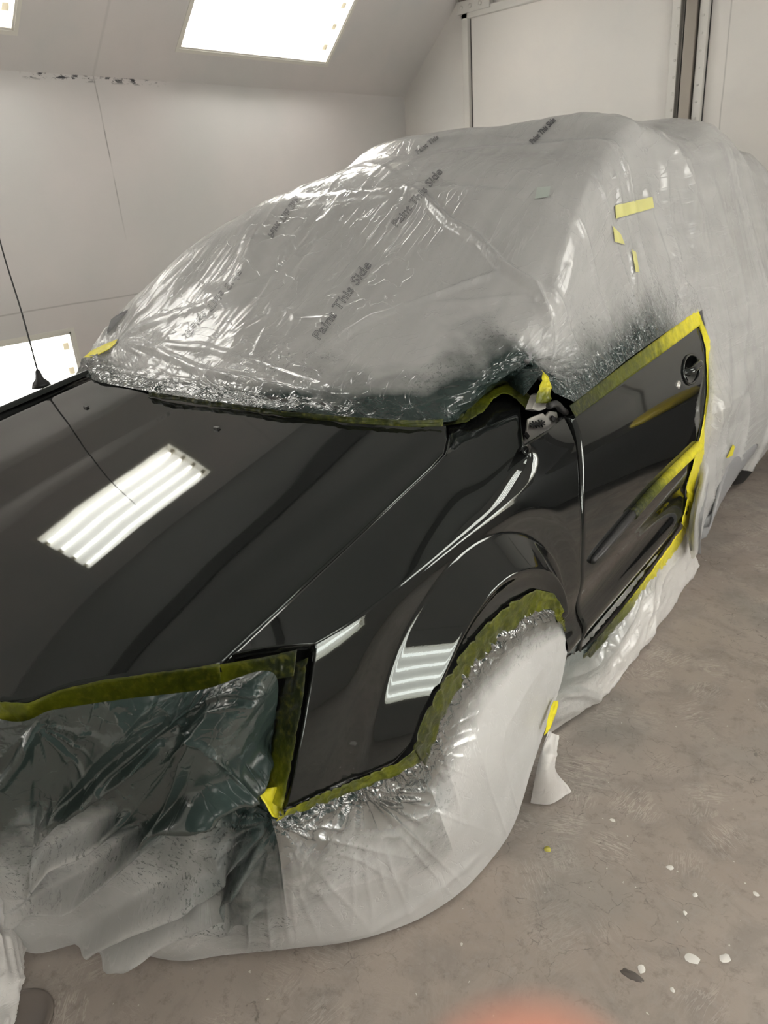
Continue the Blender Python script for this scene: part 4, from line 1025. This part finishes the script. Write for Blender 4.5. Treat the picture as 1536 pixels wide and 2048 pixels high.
A5 = [smx(p)+A(.001, 0, 0) for p in ax]; B5 = [pick(p, 'x', sx(*smx(ax[k])[1:])-.012) for k, p in enumerate(bx_)]
ribbon('masking_tape', A5, B5, 200, 'crinkled olive tape around the edge of the front wheel arch', [.9, .8, .75, .8, .7, .75, .6, .7, .5, .6, .7], .008, fr=26, w=14, seed=6)
A6 = [smx(p)+A(.003, 0, 0) for p in [(1156, 1316), (1200, 1264), (1260, 1192), (1320, 1112), (1366, 1046)]]
B6 = [smx(p)+A(.006, 0, 0) for p in [(1150, 1340), (1206, 1276), (1268, 1204), (1330, 1126), (1379, 1060)]]
ribbon('masking_tape', A6, B6, 130, 'tape along the door sill, bright yellow at the rear and dark towards the front', [1, .8, .35, .1, .0], .004, fr=34, seed=7)
A7 = [smx(p)+A(.003, 0, 0) for p in [(1397, 648), (1408, 700), (1411, 780), (1402, 850), (1389, 900)]]
B7 = [smx(p)+A(.005, 0, 0) for p in [(1390, 618), (1419, 690), (1423, 780), (1416, 848), (1404, 902)]]
ribbon('masking_tape', A7, B7, 100, 'bright yellow tape running down the rear edge of the door', [.15, .05, 0, 0, 0], .002, seed=8)
A7 = [smx(p)+A(.004, 0, 0) for p in [(1390, 896), (1378, 940), (1368, 975), (1372, 992), (1358, 1046)]]
B7 = [smx(p)+A(.008, 0, 0) for p in [(1404, 900), (1392, 945), (1384, 978), (1381, 1005), (1368, 1058)]]
ribbon('masking_tape', A7, B7, 60, 'yellow tape on the lower rear edge of the door below the moulding', [0, 0, 0, 0, 0], .003, seed=9)
A8 = [smx(p)+A(.004, 0, 0) for p in [(1146, 836), (1180, 811), (1265, 748), (1330, 700), (1397, 650)]]
B8 = [smx(p)+A(.004, 0, 0) for p in [(1134, 812), (1174, 781), (1259, 716), (1325, 668), (1391, 619)]]
ribbon('masking_tape', A8, B8, 120, 'tape below the side window along the top of the door, olive turning yellow', [1, .72, .55, .3, .0], .0015, seed=10)
mt = resample(mo[12:]+A(.006, 0, 0), 60); tb = MB().tube(mt, np.linspace(.0185, .0205, 60)+.0012*vn(np.arange(60)*.7, 0*np.arange(60)), 14)
sv_ = np.repeat(np.interp(np.linspace(0, 1, 60), [0, .2, .5, 1], [1, .75, .3, 0]), 14)
tag(mk('masking_tape', W(np.array(tb.v)), tb.f, M['tape'], attrs={'spray': sv_}), 'slanting yellow tape wrapped over the rear part of the door moulding', 'tape')
# scuttle tape at the rear of the bonnet and round the windscreen pillar foot
pa = [((300, 792), 0), ((420, 812), 0), ((560, 831), 0), ((700, 847), 0), ((820, 856), 0), ((885, 856), 0)]
pb = [(300, 782), (420, 800), (560, 819), (700, 833), (820, 841), (885, 840)]
ribbon('masking_tape', [hp(p, .002) for p, _ in pa], [pick(p, 'z', hp(pa[k][0])[2]+.012) for k, p in enumerate(pb)], 160, 'dark sprayed tape between the bonnet rear edge and the windscreen film', [1, 1, .97, .92, .85, .8], .005, fr=30, seed=12)
iz = [1.118, 1.135, 1.15, 1.165, 1.175, 1.17, 1.155, 1.145]
ia_ = [(880, 857), (935, 846), (968, 826), (988, 800), (1004, 790), (1022, 794), (1043, 812), (1054, 822)]
ib_ = [(880, 838), (926, 830), (950, 805), (964, 772), (990, 760), (1020, 762), (1042, 778), (1064, 798)]
ribbon('masking_tape', [pick(p, 'z', iz[k]) for k, p in enumerate(ia_)], [pick(p, 'z', iz[k]+.012) for k, p in enumerate(ib_)], 90, 'broad olive tape curving round the foot of the windscreen pillar', [.95, .85, .78, .70, .68, .70, .75, .85], .003, seed=13)
ribbon('masking_tape', [px_x(p, -.852) for p in [(1066, 806), (1076, 775), (1085, 742)]], [px_x(p, -.845) for p in [(1096, 806), (1099, 775), (1090, 742)]], 40, 'small yellow pointed tape above the bare mirror bracket', [.7, .3, .1], .005, seed=14)
def patch_on(px4, name, label, mat=None, off=.006, spray=0, nu=24, nv=6, parent=None, cat='tape'):
    a, b, c, d = [A(*q) for q in px4]; V = []
    for j in range(nv):
        for i in range(nu):
            u = i/(nu-1); v = j/(nv-1); p = (a*(1-u)+b*u)*(1-v)+(d*(1-u)+c*u)*v
            q = onfilm(p, off)
            V.append(q if q is not None else (V[-1] if V else wpick(p, 'x', -1.)))
    o = mk(name, V, grid_faces(nv, nu), mat or M['tape'], attrs={'spray': [spray]*len(V)}); 
    return tag(o, label, cat)
ribbon('masking_tape', [filmc(p) for p in [(168, 716), (186, 702), (212, 689), (236, 680)]], [filmc(p) for p in [(180, 716), (200, 710), (220, 700), (231, 690)]], 30, 'loose yellow tape piece on the film at the far lower corner of the windscreen', [0, 0, 0, .05], .001, seed=15)
M['tape_pale'] = plain('pale_yellow_tape', (.60, .58, .22), .45)
patch_on([(1228, 412), (1303, 394), (1306, 416), (1230, 438)], 'masking_tape', 'pale yellow tape strip showing high on the side window', M['tape_pale'], .004)
patch_on([(1224, 452), (1240, 470), (1248, 490), (1228, 484)], 'masking_tape', 'small crumpled yellow tape scrap below the strip on the side window', M['tape_pale'], .004, nu=6)
patch_on([(1262, 500), (1270, 505), (1277, 545), (1270, 545)], 'masking_tape', 'thin yellow tape sliver hanging lowest on the side window', M['tape_pale'], .004, nu=6)
patch_on([(1463, 888), (1467, 893), (1462, 911), (1450, 916)], 'masking_tape', 'small yellow tape wedge on the film above the rear wheel', None, .006, nu=8)
M['sticker'] = plain('pale_green_sticker', (.42, .47, .43), .5)
patch_on([(1074, 377), (1101, 374), (1098, 395), (1070, 399)], 'sticker', 'pale greenish square sticker at the top corner of the windscreen', M['sticker'], .003, nu=6, cat='sticker')
ribbon('masking_tape', [px_x(p, -.712) for p in [(1103, 1400), (1094, 1432), (1086, 1470)]], [px_x(p, -.708) for p in [(1114, 1400), (1108, 1430), (1092, 1466)]], 30, 'short yellow tape behind the front wheel beside the white flap', [.2, 0, 0], .003, seed=16)

# ------------------------------------------------------------------ floor bits
M['leafm'] = plain('dry_yellow_leaf', (.42, .38, .07), .6)
def blob(name, px, r, h, mat, label, cat, ell=1., rot=0., n=18, seed=0):
    c = wpick(px, 'z', 0); V = [A(c[0], c[1], h)]; rr = np.random.default_rng(seed)
    top_ = []; bot_ = []
    for k in range(n):
        a = 2*math.pi*k/n; q = r*(1+.25*(rr.random()-.5)); x = q*math.cos(a)*ell; y = q*math.sin(a)
        X = c[0]+x*math.cos(rot)-y*math.sin(rot); Y = c[1]+x*math.sin(rot)+y*math.cos(rot)
        top_.append(A(c[0]+(X-c[0])*.8, c[1]+(Y-c[1])*.8, h*.9)); bot_.append(A(X, Y, .0002))
    V = V+top_+bot_
    Fc = [(0, 1+k, 1+(k+1) % n) for k in range(n)]+[(1+k, 1+n+k, 1+n+(k+1) % n, 1+(k+1) % n) for k in range(n)]
    return tag(mk(name, V, Fc, mat), label, cat)
blob('leaf_scrap', (1095, 1699), .009, .006, M['leafm'], 'tiny yellow scrap alone on the floor right of the skirt', 'debris', 1.2, .4, 9, 3)
M['stain'] = plain('dark_scuffed_rubber', (.10, .085, .075), .7)
ov = wpick((1238, 1938), 'z', 0); ov2 = wpick((1290, 1964), 'z', 0); ang = math.atan2(ov2[1]-ov[1], ov2[0]-ov[0])
blob('rubber_scrap', (1264, 1951), .011, .004, M['stain'], 'dark oval rubber scrap flat on the floor at lower right', 'debris', 2.3, ang, 24, 5)
M['chip'] = plain('white_paint_chip', (.66, .64, .60), .6)
ch = [(1225, 1640, .006, 'white fleck on the floor right of the yellow scrap'), (1340, 1735, .008, 'largest white paint fleck halfway down the right side of the floor'), (1390, 1790, .006, 'white fleck near the right edge, below the largest halfway fleck'), (1370, 1826, .005, 'white fleck just above the two pale splashes at lower right'),
      (1512, 1788, .006, 'round white fleck by the right edge of the photo'), (1385, 1918, .013, 'large pale paint splash at lower right, left one of two'), (1450, 1917, .011, 'pale paint splash at lower right, right one of two'), (1283, 1938, .009, 'pale splash just above the dark rubber scrap'), (1345, 1980, .005, 'white fleck below the left pale splash')]
for k, (x, y, r, lab) in enumerate(ch):
    o = blob('paint_chip', (x, y), r, .0015, M['chip'], lab, 'debris', 1.3, k*.7, 11, 10+k); tag(o, group='paint flecks on the floor')
# round plate at the lower left: raised rim ring and dished centre
M['plate'] = plain('floor_brown_cover', (.17, .145, .125), .6)
pc = wpick((38, 2045), 'z', 0); pr = np.linalg.norm(wpick((107, 2030), 'z', 0)-pc)
b = MB().disc(tuple(pc), (0, 0, 1), [(pr, .0005), (pr, .006), (pr-.004, .008), (pr-.016, .008), (pr-.020, .003), (.0, .003)], 64).build('floor_cover', M['plate'], None, True)
tag(b, 'round dusty cover plate in the floor at the lower left corner', 'floor cover')
# made-up unseen cart with a yellow lid, placed to darken the door reflection
M['prop'] = plain('black_prop', (.02, .02, .02), .5); M['lid'] = plain('yellow_prop_lid', (.55, .42, .03), .4)
tc = thing('reflection_prop', (.20, 4.75, 0), 'made-up black cart with round yellow lid, seen mirrored in the black door', 'prop')
MB().box((-.55, 4.35, .12), (.92, 5.15, .62)).build('prop_body', M['prop'], tc)
MB().disc((-.2, 4.62, .62), (0, 0, 1), [(.24, 0), (.25, .03), (.22, .07), (.10, .09)], 32).build('lid', M['lid'], tc, True)
for x in (-.48, .86):
    for y in (4.42, 5.08): MB().disc((x-.015, y, .06), (1, 0, 0), [(.06, 0), (.06, .03)], 20).build('prop_wheel', M['rubber'], tc, True)
for x in (-.48, .86):
    for y in (4.42, 5.08): MB().box((x-.012, y-.012, .05), (x+.012, y+.012, .13)).build('prop_post', M['prop'], tc)

# ------------------------------------------------------------------ hand whose fingertip blurs the bottom edge (it holds the camera)
cam_d.dof.use_dof = True; cam_d.dof.focus_distance = 1.9; cam_d.dof.aperture_fstop = cam_d.lens/3.7
M['skin'] = plain('skin', (.70, .33, .24), .45); M['nail'] = plain('finger_nail', (.80, .50, .42), .3)
def cam2w(p): return C+R@A(p[0], -p[1], -p[2])     # x right, y up, z back
J = [((.075, -.215, .060), .026, -1), ((.060, -.165, .045), .027, 0), ((.048, -.128, .028), .024, 1)]   # wrist, palm, knuckle area
J[0:0] = []
def add(p, r, par): J.append((p, r, par)); return len(J)-1
k = add((.030, -.108, .004), .0125, 2); k = add((.018, -.088, -.024), .0098, k); k = add((.0135, -.060, -.045), .0098, k); k = add((.0100, -.044, -.0485), .0100, k); add((.0092, -.0340, -.0485), .0080, k)
pm = add((.062, -.138, .034), .022, 1)
k = add((.046, -.128, .004), .0118, pm); k = add((.030, -.112, -.024), .0098, k); k = add((.020, -.098, -.038), .0086, k); add((.010, -.090, -.044), .0076, k)
k = add((.058, -.150, .006), .0112, 1); k = add((.044, -.138, -.020), .0094, k); k = add((.032, -.126, -.032), .0084, k); add((.022, -.120, -.036), .0074, k)
k = add((.066, -.172, .012), .0100, 1); k = add((.055, -.164, -.010), .0082, k); k = add((.045, -.156, -.020), .0074, k); add((.037, -.151, -.023), .0064, k)
k = add((.034, -.150, .050), .0150, 1); k = add((.012, -.128, .050), .0110, k); add((-.006, -.112, .046), .0092, k)
a0 = add((.110, -.300, .110), .036, 0); a1 = add((.150, -.420, .190), .042, a0)
hm = bpy.data.meshes.new('hand'); ho = bpy.data.objects.new('hand', hm); COL.objects.link(ho)
org = cam2w((.06, -.165, .045)); ORG['hand'] = org; ho.location = org
hm.from_pydata([tuple(cam2w(q[0])-org) for q in J], [(i, q[2]) for i, q in enumerate(J) if q[2] >= 0], [])
hm.materials.append(M['skin'])
md = ho.modifiers.new('skin', 'SKIN'); md.use_smooth_shade = True
for i, q in enumerate(J):
    sv = hm.skin_vertices[0].data[i]; sv.radius = (q[1], q[1]); sv.use_root = (i == 1)
sb_ = ho.modifiers.new('sub', 'SUBSURF'); sb_.levels = 2; sb_.render_levels = 2
tag(ho, 'hand with a fingertip blurring the bottom edge of the photo, right of centre', 'hand')
